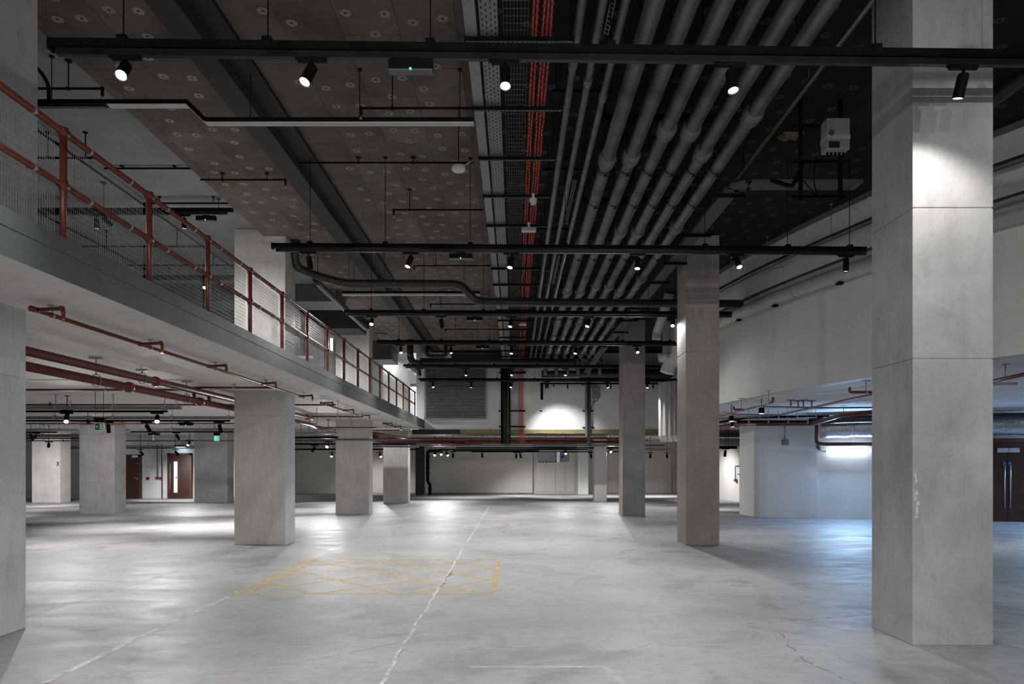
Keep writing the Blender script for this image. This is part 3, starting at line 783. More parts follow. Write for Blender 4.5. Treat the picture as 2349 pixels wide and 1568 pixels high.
branch(X(684,d), X(1085,d), d, CEIL-.08, 'black sprinkler pipe clipped tight to the brown boards left of the white disc', rx=(X(822,d), X(948,d)), drop=False)
d = 4.2*F/(1068-481); branch(X(903,d), X(1108,d), d, EYE+4.2, 'short black sprinkler pipe behind the white disc antenna', rx=(X(940,d),))
d = 4.2*F/(1068-609); branch(X(950,d), X(1125,d), d, EYE+4.2, 'black sprinkler pipe just beyond the second high rail', rx=(X(1000,d),))
d = 4.2*F/(1068-697); branch(X(988,d), X(1130,d), d, EYE+4.2, 'black sprinkler pipe beyond the bent black duct', rx=(X(1010,d),))
d = 4.2*F/(1068-755); branch(X(1022,d), X(1140,d), d, EYE+4.2, 'black sprinkler pipe beyond the third high rail', rx=(X(1045,d),))
d = (CEIL-.1-EYE)*F/(1068-412); branch(X(655,d), X(460,d), d, CEIL-.1, 'black sprinkler pipe across the brown boards left of the dark beam', rx=(X(510,d), X(612,d)))
d = 7.9; branch(X(235,d), X(78,d), d, Z(203,d), 'thin black sprinkler pipe close to the grey ceiling at upper left', top=MCEIL, rx=(X(157,d),))

# the wall-washing disc antenna
d = 8.6; t = thing('wireless_antenna', 'small white rounded antenna hanging beside the grey trunking', 'antenna', (X(1052,d), d, Z(388,d)))
x, z = X(1052,d), Z(386,d)
mb = MB(); mb.tube([(x,d,z+.03),(x,d,z+.02),(x,d,z-.02),(x,d,z-.035)], [.05,.088,.088,.07], 20); mb.obj('body', 'white', t)
mb = MB(); mb.tube([(x+.05,d,z+.03),(X(1085,d),d,z+.10)], .008, 6); mb.obj('cable', 'galv', t)
mb = MB(); mb.tube([(x,d,z+.03),(x,d,CEIL)], .006, 6); mb.obj('stem', 'black', t)

# cross brackets under the cable run
BRZ = 5.52
br_d = [6.38+1.235*k for k in range(17)]
for k, d in enumerate(br_d):
    if d > 26.5: break
    t = thing('strut_bracket', f'black slotted strut bracket under the cable run, {ORD[k] if k < 18 else k} from the front', 'bracket', (.2, d, BRZ), 'strut brackets under the cables')
    xr = .54 if k else .56; xl = -.47
    mb = MB(); mb.box(xl, xr, d-.02, d+.02, BRZ, BRZ+.04)
    mb.obj('strut', 'black', t)
    mb = MB(); mb.box(xl+.02, xr-.02, d-.012, d+.012, BRZ-.003, BRZ)
    xx = xl+.04
    while xx < xr-.06: mb.box(xx, xx+.02, d-.006, d+.006, BRZ-.005, BRZ-.003, 1); xx += .045
    mb.obj('slotted_face', ['tray_dark', 'slot'], t)
    rods(t, [(xl+.03,d,BRZ), (xr-.03,d,BRZ)], CEIL, .005, 'black', .02)
# pale trunking, perforated tray, wire basket, red cables: all run to the back wall
ye = BACK-.25
mb = MB(); mb.box(-.455, -.345, 1.0, ye, 5.575, 5.625); T(mb.obj('grey_trunking', 'trunk'), 'plain grey lidded trunking running the length of the hall ceiling', 'trunking')
t = thing('cable_tray', 'grey perforated cable tray running beside the plain trunking', 'cable tray', (-.23, 14, 5.57))
mb = MB(); mb.box(-.315, -.15, 1.0, ye, 5.572, 5.576); mb.box(-.315, -.311, 1.0, ye, 5.57, 5.62); mb.box(-.154, -.15, 1.0, ye, 5.57, 5.62); mb.obj('tray', 'tray', t)
mb = MB(); y = 4.2; k = 0
while y < ye:
    for j, xx in enumerate((-.293, -.253, -.213, -.173)):
        o_ = .04 if j % 2 else 0; mb.quad([(xx-.006,y+o_,5.5705),(xx-.006,y+o_+.035,5.5705),(xx+.006,y+o_+.035,5.5705),(xx+.006,y+o_,5.5705)])
    y += .08
mb.obj('slots', 'slot', t)['kind'] = 'stuff'
mb = MB()
for j in range(8):
    xx = -.10 + j*.032; mb.bar((xx,1.5,5.575),(xx,ye,5.575), .004, .004)
y = 1.5
while y < ye: mb.bar((-.10,y,5.579),(.124,y,5.579), .004, .004); y += .10
T(mb.obj('wire_basket_tray', 'wire_dark'), 'thin wire basket cable tray between the perforated tray and red cables', 'cable tray')
VB = {}
cab_x = [.172, .205, .262, .300, .335]
lab = ['leftmost', 'second from left', 'middle', 'second from right', 'rightmost']
for j, xx in enumerate(cab_x):
    rr = random.Random(j+20)
    pts = []; y = 1.0; 
    while y < ye-.2: pts.append((xx+rr.uniform(-.006,.006), y, 5.60)); y += .33
    xe = [.16,.205,.25,.295,.33][j]
    pts += [(xe, ye-.05, 5.58), (xe, BACK-.09, 5.45), (xe, BACK-.07, 4.4), (xe, BACK-.07, 3.3), (xe+.06, BACK-.12, 2.78), (xe+.08, BACK+.1, 2.45)]
    t = thing('red_cable', f'bright red cable on the ceiling, {lab[j]} of the five', 'cable', pts[0], 'red cables')
    mb = MB(); mb.tube(pts, .011, 8, 0)
    y = 1.1 + .04*j
    while y < ye-.3: mb.box(xx-.016, xx+.016, y-.006, y+.006, 5.585, 5.612, 1); y += .10
    mb.obj('sheath', ['cable_red', 'cable_tie'], t)
# smoke detectors on the cable bridge
for px, py, w, lb in ((1223, 464, .09, 'round white smoke detector under the red cables'), (1213, 528, .12, 'grey rectangular sounder box under the red cables'), (1199, 744, .10, 'small grey box under the red cables beyond the third high rail')):
    d = 3.88*F/(1068-py); x = X(px, d); z = EYE+3.88
    mb = MB()
    if 'round' in lb: mb.tube([(x,d,z+.05),(x,d,z+.02),(x,d,z),(x,d,z-.03)], [.06,.06,.045,.04], 16)
    else: mb.box(x-w, x+w, d-.06, d+.06, z-.02, z+.03)
    mb.box(x-.02, x+.02, d-.02, d+.02, z+.03, BRZ+.05)
    T(mb.obj('smoke_detector' if 'round' in lb else 'sounder_box', 'diffuse_strip', bevel=.006), lb, 'detector' if 'round' in lb else 'sounder')

# three thin pipes
for j, s in enumerate((.146, .191, .240)):
    x = s*4.05; z = EYE+4.05
    t = thing('thin_pipe', f'thin dark grey ceiling pipe right of the red cables, {ORD[j]} of three', 'pipe', (x, 14, z), 'thin ceiling pipes')
    mb = MB(); mb.tube([(x,1,z),(x,25.4,z)], .040, 14); mb.obj('pipe', 'pipe', t)
    for y in (6.9+.3*j, 11.2+.2*j, 16.5, 21.5):
        mb = MB(); mb.tube([(x,y-.05,z),(x,y+.05,z)], .046, 14); mb.obj('collar', 'pipe_joint', t)
# small perforated conduits between the thin pipes
for k, (xx, ya, yb) in enumerate(((.87, 4.6, 6.5), (.87, 9.8, 11.6), (.87, 13.3, 15.4))):
    mb = MB()
    mb.bar((xx-.02,ya,5.66),(xx-.02,yb,5.66), .006, .01); mb.bar((xx+.02,ya,5.66),(xx+.02,yb,5.66), .006, .01)
    y = ya
    while y < yb: mb.bar((xx-.02,y,5.66),(xx+.02,y+.03,5.66), .006, .006); y += .06
    T(mb.obj('wire_ladder', 'trunk'), f'narrow wire ladder between the thin pipes, {ORD[k]} from the front', 'cable ladder', 'narrow wire ladders')
# six big pipes
slopes = [.303, .377, .452, .525, .600, .677]
coup = [[8.9, 12.3, 15.6, 19.2, 23.6], [8.8, 12.3, 15.6, 19.2, 23.6], [8.1, 11.6, 15.1, 19.0, 23.6], [8.13, 11.6, 15.1, 19.4, 23.6], [8.7, 12.3, 15.6, 19.0, 23.6], [7.77, 11.4, 14.5, 19.2, 23.6]]
for j, s in enumerate(slopes):
    x = s*4.0; z = EYE+4.0
    t = thing('large_pipe', f'large dark grey insulated ceiling pipe, {ORD[j]} of six from the left', 'pipe', (x, 14, z), 'large ceiling pipes')
    xe = 1.20+.42*j
    P = fillet([(x,1,z),(x,25.0,z),(xe,25.9,z),(xe,26.3,z-.1),(xe,26.35,5.05)], .18)
    mb = MB(); mb.tube(P, .088, 20); mb.obj('pipe', 'pipe', t)
    for y in coup[j]:
        mb = MB(); mb.tube([(x,y-.11,z),(x,y-.07,z),(x,y-.02,z),(x,y+.05,z),(x,y+.09,z),(x,y+.12,z)], [.092,.115,.122,.104,.118,.092], 18); mb.obj('joint_wrap', 'pipe_joint', t)
    for y in (6.55, 9.15, 10.3, 12.95, 16.2, 18.2, 20.5, 22.5):
        mb = MB(); mb.tube([(x,y-.008,z),(x,y+.008,z)], .0935, 16); mb.tube([(x+.01,y,z-.09),(x+.01,y,z-.13)], .006, 6); mb.box(x-.02,x+.045,y-.006,y+.006,z-.12,z-.108); mb.tube([(x,y,z+.08),(x,y,CEIL)], .006, 6); mb.obj('pipe_clip', 'black', t)
for k, d in enumerate((5.8, 8.4, 11.0, 13.7, 16.4, 19.3, 22.3)):
    mb = MB(); mb.box(1.0, 2.95, d-.05, d+.05, 5.80, 5.86); mb.box(1.1,1.13,d-.01,d+.01,5.86,CEIL); mb.box(2.8,2.83,d-.01,d+.01,5.86,CEIL)
    T(mb.obj('support_bar', 'black'), f'black support bar above the large pipes, {ORD[k]} from the front', 'support bar', 'support bars over the pipes')
for k, d in enumerate((5.75, 7.6, 9.6, 12.0, 14.4)):
    mb = MB(); mb.box(.42, 1.02, d-.03, d+.03, 5.70, 5.735); mb.box(.46,.47,d-.005,d+.005,5.735,CEIL); mb.box(.98,.99,d-.005,d+.005,5.735,CEIL)
    T(mb.obj('support_bar', 'black'), f'short black support bar above the thin pipes, {ORD[k]} from the front', 'support bar', 'support bars over the thin pipes')
# header duct where the big pipes end
mb = MB(); mb.tube([(1.05,26.42,5.10),(6.0,26.42,5.14)], .13, 16); T(mb.obj('header_pipe', 'insul'), 'thick black header pipe into which the six large pipes drop', 'pipe')
mb = MB(); mb.box(2.6, 6.2, 26.7, 27.3, 5.05, 5.5); T(mb.obj('black_duct', 'black', bevel=.01), 'square black ventilation duct high against the back wall at the right', 'duct')
mb = MB(); mb.box(-3.7, 2.5, 26.75, 27.3, 5.46, 5.95); T(mb.obj('black_duct', 'charcoal', bevel=.01), 'long flat black duct high against the back wall above the louvre', 'duct')
# rightmost slim conduit and perforated tray
mb = MB(); mb.tube([(.765*4.2,1.5,EYE+4.2),(.772*4.2,9.95,EYE+4.2)], .033, 12)
for yy in (5,7.5,9.5): mb.tube([(.77*4.2,yy,EYE+4.2),(.77*4.2,yy,CEIL)], .005, 6)
T(mb.obj('slim_pipe', 'pipe'), 'slim dark pipe to the right of the six large pipes', 'pipe')
mb = MB(); mb.tube([(5.62,1.0,EYE+4.3),(5.62,9.6,EYE+4.3)], .09, 14); mb.tube([(5.62,3,EYE+4.3),(5.62,3,CEIL)], .01, 6); mb.tube([(5.62,8.3,EYE+4.3),(5.62,8.3,CEIL)], .01, 6)
T(mb.obj('dark_pipe', 'insul'), 'thick dark ceiling pipe at upper right beyond the near column', 'pipe')
def ptray(name, label, pts, w, mat='tray_dark', slots=True):
    t = thing(name, label, 'cable tray', pts[0])
    mb = MB(); sb = MB()
    for a, b in zip(pts[:-1], pts[1:]):
        a, b = Vector(a), Vector(b); d = (b-a); L = d.length; d.normalize(); s = Vector((-d.y, d.x, 0))
        mb.bar(a, b, w, .004); mb.bar(a+s*w/2+Vector((0,0,.02)), b+s*w/2+Vector((0,0,.02)), .004, .045); mb.bar(a-s*w/2+Vector((0,0,.02)), b-s*w/2+Vector((0,0,.02)), .004, .045)
        u = .05
        while u < L-.05:
            for j in range(5):
                c = a + d*u + s*(w*(j-2)/5.6) + Vector((0,0,-.0028)); h = d*.022; q = s*.006
                sb.quad([c-h-q, c-h+q, c+h+q, c+h-q])
            u += .07
    mb.obj('tray', mat, t); sb.obj('slots', 'slot', t)['kind'] = 'stuff'
    return t
tz = 5.50
tr = ptray('perforated_tray', 'dark perforated tray running along the right of the large pipes', [(3.12,9.75,tz),(3.08,14.5,tz),(3.04,20.5,tz),(3.0,24.0,tz),(2.75,26.0,5.1)], .22)
tr2 = ptray('perforated_tray', 'dark perforated tray branching right below the white inverter', [(3.12,9.75,tz),(3.30,9.62,tz),(4.85,9.62,tz)], .26)
for k, d in enumerate((9.9, 11.6, 13.2, 14.6, 17.0, 18.4, 20.0, 22.4)):
    mb = MB(); mb.box(2.88, 3.34, d-.02, d+.02, tz-.05, tz-.01); mb.tube([(2.9,d,tz-.03),(2.9,d,CEIL)], .005, 6); mb.tube([(3.32,d,tz-.03),(3.32,d,CEIL)], .005, 6)
    T(mb.obj('tray_bracket', 'black'), f'black bracket hanging the right perforated tray, {ORD[k]} from the front', 'bracket', 'brackets of the right tray')
# inverter cabinet hung from a frame
d = 8.15; xa, xb = X(1897,d), X(1950,d); zt, zbm = Z(270,d), Z(341,d)
t = thing('inverter_cabinet', 'white wall-box inverter with grey display hanging beside the large column', 'inverter', ((xa+xb)/2, d, zbm))
mb = MB(); mb.box(xa, xb, d, d+.17, zbm, zt); mb.obj('casing', 'inv_white', t, bevel=.008)
mb = MB(); mb.box(X(1901,d), X(1926,d), d-.006, d+.002, Z(339,d), Z(324,d)); mb.obj('display', 'screen', t)
mb = MB(); mb.box(X(1927,d), X(1931,d), d-.005, d+.002, Z(337,d), Z(330,d)); mb.obj('warning_tag', 'yellow_tag', t)
mb = MB(); mb.box(xa-.003, xb+.003, d-.003, d+.174, Z(318,d), Z(308,d)); mb.obj('band', 'diffuse_strip', t)
cx, cz = X(1907,d), Z(305,d)
mb = MB(); mb.tube([(cx,d-.012,cz),(cx,d+.002,cz)], .032, 16); mb.obj('emblem', 'tray_dark', t)
for q in range(5):
    xx = xa+.05+q*.048; mb = MB(); mb.tube([(xx,d+.1,zbm+.002),(xx,d+.1,zbm-.05)], .014, 10); mb.obj('cable_gland', 'black', t)
t = thing('hanging_gantry', 'black hanging frame carrying the white inverter', 'frame', (X(1955,d), d+.3, Z(410,d)))
for px in (1862, 1957):
    mb = MB(); mb.box(X(px,d)-.02, X(px,d)+.02, d+.30, d+.34, 4.85, CEIL); mb.obj('upright', 'black', t)
for zz in (zt+.03, zbm-.04, 4.87):
    mb = MB(); mb.box(X(1840,d), X(1968,d), d+.285, d+.315, zz, zz+.035); mb.obj('crossbar', 'black', t)
mb = MB(); mb.tube(fillet([(X(1868,d),d+.32,zbm-.02),(X(1866,d),d+.3,5.3),(X(1850,d),d+.4,5.05),(X(1868,d),9.5,5.53)],.2), .028, 8)
mb.tube(fillet([(X(1880,d),d+.1,zbm-.04),(X(1878,d),d+.15,5.0),(X(1905,d),d+.3,4.86),(X(1950,d),9.5,5.54)],.2), .008, 6)
T(mb.obj('cable_bundle', 'black'), 'bundle of black cables curling down behind the white inverter', 'cable')
d=9.35; mb = MB()
for q in range(9):
    a_ = random.Random(q); xx = X(1798,d)+.025*q; mb.tube([(xx,d+a_.uniform(-.1,.1),CEIL+.02),(xx,d,CEIL-.03-a_.uniform(0,.03))], [.07,.035], 8)
T(mb.obj('foam_patch', 'foam'), 'lumpy tan foam patch on the shaded ceiling left of the inverter', 'foam patch')

# bent black insulated pipe across the hall
d = 14.6
zi = Z(651, d)
P = [(X(672,13.55),13.75,CEIL),(X(664,13.6),13.9,5.8),(X(672,13.7),14.0,5.62),(X(722,14.3),14.35,5.56),(X(790,d),d,Z(650,d)),(X(1059,d),d,Z(651,d)),(X(1090,d),d,Z(692,d)),(4.9,d+.1,Z(694,d))]
t = tubething('insulated_pipe', 'thick black foil-wrapped pipe with a dog-leg crossing the hall', 'pipe', P, .085, 'insul', .22, n=16)
rods(t, [(X(882,d),d,zi+.08), (X(800,d),d,zi+.08), (X(735,d),14.4,zi+.1), (2.2,d+.05,Z(694,d)+.08), (.2,d,Z(694,d)+.08)], CEIL)
P = [(X(725,14.4),14.4,5.50),(-4.22,14.8,5.47),(-4.25,19.6,5.5),(-4.25,19.9,5.75)]
tubething('insulated_pipe', 'black wrapped branch pipe running back beside the walkway', 'pipe', P, .075, 'insul', .15, n=14)
mb = MB(); mb.box(-3.75,-.75,14.85,14.95,5.28,5.31,1); mb.box(-3.75,-.75,14.85,14.95,5.31,5.36,0)

for xx in (-3.5, -1.1): mb.tube([(xx,14.9,5.35),(xx,14.9,CEIL)], .005, 6)
T(mb.obj('cable_duct', ['black', 'diffuse_strip']), 'black flat cable duct with pale underside behind the dog-leg pipe', 'cable duct')
d = 24.6
P = [(X(941,d),d,CEIL),(X(941,d),d,Z(834,d)),(X(1110,d),d,Z(830,d)),(2.2,d+.1,Z(829,d))]
t = tubething('insulated_pipe', 'black wrapped pipe dropping from the ceiling near the louvre', 'pipe', P, .12, 'insul', .35, n=16)
P = [(X(975,d),d+.5,CEIL),(X(975,d),d+.5,Z(812,d)),(X(1020,d),d+.5,Z(812,d)),(X(1020,d),d+.5,CEIL)]
tubething('insulated_pipe', 'black looped pipe high in front of the louvre', 'pipe', P, .07, 'insul', .15)
mb = MB(); mb.box(X(955,25.2), X(1035,25.2), 25.2, 25.24, Z(820,25.2), Z(808,25.2)); T(mb.obj('pale_board', 'plaster'), 'pale board behind the looped black pipe', 'board')
d = 16.0
P = [(-3.9,d,5.55),(-3.0,d+.0,5.55),(-2.7,d+2,5.52),(-2.6,21,5.5)]
tubething('conduit', 'thin bent grey conduit below the dark ceiling beam', 'conduit', [(X(860,19),19,Z(765,19)),(X(886,19),19,Z(765,19)),(X(902,20),20.5,Z(785,20.5)),(X(935,22),22.5,Z(815,22.5))], .022, 'tray_dark', .1)
# flexible duct curl by the mezzanine end
mb = MB(); P = fillet([(X(935,26),26,5.05),(X(945,26.2),26.2,4.95),(X(957,26.5),26.4,4.82)], .1)
P = [Vector((X(935+k*1.25,26.2), 26.2, Z(836+k*.9+1.2*math.sin(k*.5), 26.2))) for k in range(20)]
mb.tube(P, [.16 if k % 2 else .12 for k in range(20)], 14); mb.tube([P[2], (P[2].x, P[2].y, CEIL)], .01, 6); T(mb.obj('flexible_duct', 'foil'), 'silver ribbed flexible duct at the end of the walkway', 'duct')

# ------------------------------------------------------------------ mezzanine ceiling services
def mezzrail(d, xa, xb, z, label):
    t = thing('mezzanine_rail', label, 'lighting rail', (xa, d, z), 'lighting rails above the walkway')
    mb = MB(); mb.box(xa, xb, d-.03, d+.03, z+.05, z+.11); mb.obj('trunking', 'black', t)
    mb = MB(); mb.box(xa, xb-.1, d-.02, d+.02, z, z+.045); mb.obj('track', 'black_gloss', t)
    rods(t, [(xa+.6,d,z+.1), (xb-.25,d,z+.1)], MCEIL)
mezzrail(12.0, X(60,12), X(534,12), Z(492,12), 'black lighting rail above the walkway behind the mesh')
mezzrail(16.2, X(330,16.2), X(540,16.2), Z(642,16.2), 'farther black lighting rail above the walkway near the glaring lamp')
mezzrail(14.0, X(700,14.6)-1, X(640,14)+.5, Z(652,15), 'short black lighting rail behind the walkway column') if False else None
emergency(X(473,12.0), 12.0, Z(494,12.0), 'slim black emergency light with green dot hanging over the walkway')
spotlight((X(221,12),12.0,Z(492,12)), 90, 5, 'black spotlight over the walkway behind the mesh, nearer the left edge', 'walkway spotlights', lit=False, power=.4, angle=80)
spotlight((X(422,12),12.0,Z(492,12)), 90, 5, 'black spotlight over the walkway just left of the small emergency light', 'walkway spotlights', lit=False, power=.4, angle=80)
spotlight((X(472,16.2),16.2,Z(644,16.2)), -80, 45, 'glaring walkway spotlight shining through the mesh', 'walkway spotlights', power=.35)
spotlight((X(610,18),17.0,5.7), 60, 35, 'spotlight over the walkway washing the second column', 'walkway spotlights', power=1.5, rod=MCEIL)
spotlight((-7.5,9.4,5.75), 20, 45, 'spotlight over the deep walkway beside the near column', 'walkway spotlights', power=1.2, rod=MCEIL)
spotlight((-6.8,11.3,5.75), 50, 45, 'spotlight over the walkway in front of the second column', 'walkway spotlights', power=1.8, angle=100, rod=MCEIL)
spotlight((-6.5,20.0,5.4), 50, 40, 'spotlight over the walkway in front of the third column', 'walkway spotlights', power=2.0, rod=MCEIL)
spotlight((-6.0,26.6,5.4), 40, 25, 'spotlight over the far end of the walkway', 'walkway spotlights', power=2.0, rod=MCEIL)
for k, (s_, ya, yb, r) in enumerate(((-1.42, 6.5, 17.4, .022), (-1.88, 9.5, 16.0, .02))):
    x = s_*4.58; mb = MB(); mb.tube([(x,ya,EYE+4.58),(x,yb,EYE+4.58)], r, 8)
    T(mb.obj('ceiling_conduit', 'black'), ('long dark conduit running back under the grey ceiling' if k == 0 else 'shorter dark conduit far left under the grey ceiling'), 'conduit')
for k, (d, pa, pb, py) in enumerate(((10.8, 240, 440, 386), (11.9, 325, 530, 466), (13.6, 190, 460, 565), (15.3, 290, 540, 608), (9.6, 80, 225, 362))):
    mb = MB(); z = Z(py, d); z = min(z, MCEIL-.04); d2 = (z-EYE)*F/(1068-py)
    mb.tube([(X(pa,d2),d2,z),(X(pb,d2),d2,z)], .016, 8)
    for f in (.2, .8): xx = X(pa,d2)+(X(pb,d2)-X(pa,d2))*f; mb.tube([(xx,d2,z),(xx,d2,MCEIL)], .008, 6); mb.tube([(xx,d2,MCEIL-.01),(xx,d2,MCEIL)], .035, 8)
    T(mb.obj('sprinkler_pipe', 'black'), f'thin black sprinkler pipe under the grey walkway ceiling, {ORD[k]} of five', 'sprinkler pipe', 'sprinkler pipes above the walkway')
# glazed lobby behind the balustrade
t = thing('glass_partition', 'frameless glass lobby screen standing on the walkway behind the mesh', 'glass screen', (X(745,20), 20, DECK))
mb = MB(); mb.box(-8.2, -5.8, 19.5, 19.52, DECK, 5.6); mb.obj('glass_pane', 'glass', t)
mb = MB(); mb.box(-8.25, -5.75, 19.47, 19.55, 4.62, 4.70); mb.box(-8.25,-5.75,19.47,19.55,4.18,4.22); mb.obj('transom', 'tray', t)
mb = MB(); mb.box(X(757,20.5), X(763,20.5), 20.5, 20.55, Z(808,20.5), Z(775,20.5)); mb.obj('lit_notice', 'lit_panel', t)
# doorway at the walkway end: a glowing sheet stands for the lit wall
mb = MB(); mb.box(X(936,29.2), X(962,29.2), 29.2, 29.25, DECK, Z(887,29.2)); struct(mb.obj('doorway_glow', 'lit_panel'))
mb = MB(); mb.box(X(936,29.1), X(962,29.1), 29.08, 29.18, Z(886,29.1), Z(880,29.1)); struct(mb.obj('doorway_frame', 'tray'))
ld = bpy.data.lights.new('lobby_lamp', 'AREA'); ld.energy = 35; ld.size = 1.2; ld.color = (.95,1,1)
lo = bpy.data.objects.new('lobby_lamp', ld); COL.objects.link(lo); lo.location = (-5.5, 28.0, 5.9)

# ------------------------------------------------------------------ back wall things
d = BACK
t = thing('wall_louvre', 'wide mauve-grey horizontal louvre set in the white back wall', 'louvre', (X(1045,d), d-.05, Z(960,d)))
xa, xb, z0, z1 = X(977,d), X(1115,d), Z(959,d), Z(846,d)
mb = MB(); mb.box(xa, xb, d-.02, d-.005, z0, z1); mb.obj('void', 'louvre_back', t)
mb = MB(); mb.box(xa-.03, xa+.02, d-.09, d, z0-.03, z1+.05); mb.box(xb-.02, xb+.03, d-.09, d, z0-.03, z1+.05); mb.box(xa-.03, xb+.03, d-.09, d, z0-.05, z0); mb.obj('frame', 'louvre', t)
mb = MB(); n = 34
for k in range(n):
    zz = z0+(z1-z0)*(k+.5)/n; h = (z1-z0)/n
    mb.quad([(xa,d-.08,zz-h*.42),(xb,d-.08,zz-h*.42),(xb,d-.025,zz+h*.5),(xa,d-.025,zz+h*.5)])
    mb.box(xa, xb, d-.085, d-.072, zz-h*.45, zz-h*.1)
mb.obj('blades', 'louvre', t)
# vertical cable ladders and bundles
def vert(name, label, xa, xb, mat, y0=BACK-.14, y1=BACK-.02, z0=2.45, z1=5.6, cat='cable ladder', n=0):
    t = thing(name, label, cat, ((xa+xb)/2, y0, z0))
    mb = MB()
    if n:
        mb.box(xa, xa+.02, y0, y1, z0, z1); mb.box(xb-.02, xb, y0, y1, z0, z1)
        mb.box(xa, xb, y1-.01, y1, z0, z1)
    else: mb.box(xa, xb, y0, y1, z0, z1)
    mb.obj('body', mat, t); return t
vert('black_trunking', 'narrow black vertical trunking on the back wall right of the louvre', X(1149,d), X(1156,d), 'black', cat='trunking')
t = vert('cable_riser', 'black cable ladder full of cables dropping down the back wall', X(1157,d), X(1171,d), 'black', n=1)
for j in range(7):
    mb = MB(); xx = X(1158.5+j*1.7,d); mb.tube([(xx,BACK-.1,5.55),(xx+random.uniform(-.01,.01),BACK-.1,3.8),(xx,BACK-.1,2.4)], .013, 6); mb.obj('cable', 'yellow_wool' if j == 4 else 'insul', t)
mb = MB()
for j in range(6): xx = X(1174+j*2.1,d); mb.bar((xx,BACK-.06,2.9),(xx,BACK-.06,5.5), .008, .008)
z = 2.9
while z < 5.5: mb.bar((X(1173,d),BACK-.06,z),(X(1186,d),BACK-.06,z), .006, .006); z += .09
T(mb.obj('wire_basket_tray', 'wire'), 'vertical wire basket tray on the white back wall left of the red cables', 'cable tray')
for k, (py, pa, pb) in enumerate(((855,1145,1206),(942,1170,1205),(978,1170,1205),(942,1144,1152),(978,1144,1152))):
    mb = MB(); mb.box(X(pa,d), X(pb,d), BACK-.13, BACK-.0, Z(py,d)-.03, Z(py,d)+.02); T(mb.obj('wall_bracket', 'black'), f'black strut bracket on the back wall behind the cables, {ORD[k]} of five', 'bracket', 'strut brackets on the back wall')
vert('grey_riser', 'tall black tray with a grey edge dropping down the back wall beside the wall box', X(1347,d), X(1354,d), 'charcoal', z0=2.35, z1=5.35, cat='cable tray')
mb = MB(); mb.box(X(1342,d), X(1346.5,d), BACK-.1, BACK-.02, 2.75, 5.3); T(mb.obj('grey_trunking', 'tray'), 'slim grey vertical trunking against the black tray on the back wall', 'trunking')
for k, (px, py) in enumerate(((1241,942),(1339,942),(1359,942),(1339,980),(1359,980))):
    mb = MB(); mb.box(X(px-3,d), X(px+3,d), BACK-.06, BACK, Z(py,d)-.02, Z(py,d)+.02); T(mb.obj('wall_bracket', 'black'), f'stubby black bracket on the right half of the back wall, {ORD[k]} of five', 'bracket', 'stubby wall brackets')
# L-shaped black duct and row of stubs
t = thing('black_conduit_run', 'black conduit run along the back wall with short downward stubs', 'conduit', (X(1245,27.2), 27.2, Z(879,27.2)))
mb = MB(); mb.box(X(1240,27.2), X(1520,27.2), 27.18, 27.26, Z(880.5,27.2), Z(877.5,27.2)); mb.obj('run', 'black', t)
mb = MB(); mb.box(X(1240,27.2), X(1246,27.2), 27.18, 27.28, Z(916,27.2), Z(877,27.2)); mb.obj('drop', 'black', t)
for px, py in ((1252,891),(1270,886),(1302,891),(1337,884),(1401,891),(1498,891)):
    mb = MB(); mb.box(X(px-1.3,27.2), X(px+1.3,27.2), 27.19, 27.25, Z(py,27.2), Z(880,27.2)); mb.obj('stub', 'black', t)
t = thing('control_box', 'grey wall-mounted control box with a cable loop on the back wall', 'control box', (X(1367,d), d-.2, Z(914,d)))
mb = MB(); mb.box(X(1359,d), X(1375,d), d-.22, d-.0, Z(913,d), Z(889,d)); mb.obj('casing', 'grey_box', t, bevel=.01)
mb = MB(); mb.box(X(1361,d), X(1374,d), d-.235, d-.22, Z(911.5,d), Z(890.5,d)); mb.obj('door', 'tray', t, bevel=.005)
mb = MB(); mb.box(X(1361.5,d), X(1363,d), d-.25, d-.235, Z(903,d), Z(899,d)); mb.obj('latch', 'black', t)
mb = MB(); mb.tube(fillet([(X(1363,d),d-.1,Z(913,d)),(X(1363,d),d-.1,Z(922,d)),(X(1356,d),d-.08,Z(933,d)),(X(1355,d),d-.1,Z(945,d))],.15), .012, 6); mb.tube(fillet([(X(1371,d),d-.1,Z(913,d)),(X(1370,d),d-.1,Z(920,d)),(X(1358,d),d-.1,Z(921,d))],.1), .012, 6); mb.obj('cable', 'black', t)

# ------------------------------------------------------------------ far lower level services under the back wall
d = 29.2
mb = MB(); mb.box(X(975,d), 6.4, d-.12, d+.12, Z(1023,d), Z(1019,d)); T(mb.obj('grey_trunking', 'tray'), 'long pale trunking hung below the bare soffit under the back wall', 'trunking')
for k, px in enumerate((997, 1069, 1136, 1213, 1281, 1341, 1440, 1500)):
    mb = MB(); mb.tube([(X(px,d),d,Z(1019,d)),(X(px,d),d,3.02)], .008, 6, 0); mb.tube([(X(px,d),d-.12,Z(1020,d)),(X(px,d),d-.12,Z(1017,d))], .03, 8, 0)
    T(mb.obj('hanger_rod', 'galv'), f'pale hanger rod holding the long trunking under the back wall, {ORD[k]} from the left', 'hanger', 'hanger rods of the long trunking')
for k, (d, py, xa, xb) in enumerate(((30.2, 1027, -2.6, 4.8), (31.6, 1031, -3.5, 3.4), (33.5, 1034, -3.0, 1.2), (35.0, 1036, -2.2, 5.8))):
    mb = MB(); mb.box(xa, xb, d-.05, d+.05, Z(py,d)-.02, Z(py,d)+.035)
    T(mb.obj('low_track', 'black'), f'low black lighting track under the far soffit, {ORD[k]} from the front', 'lighting track', 'low tracks under the far soffit')
    x = xa+.5
    mb = MB()
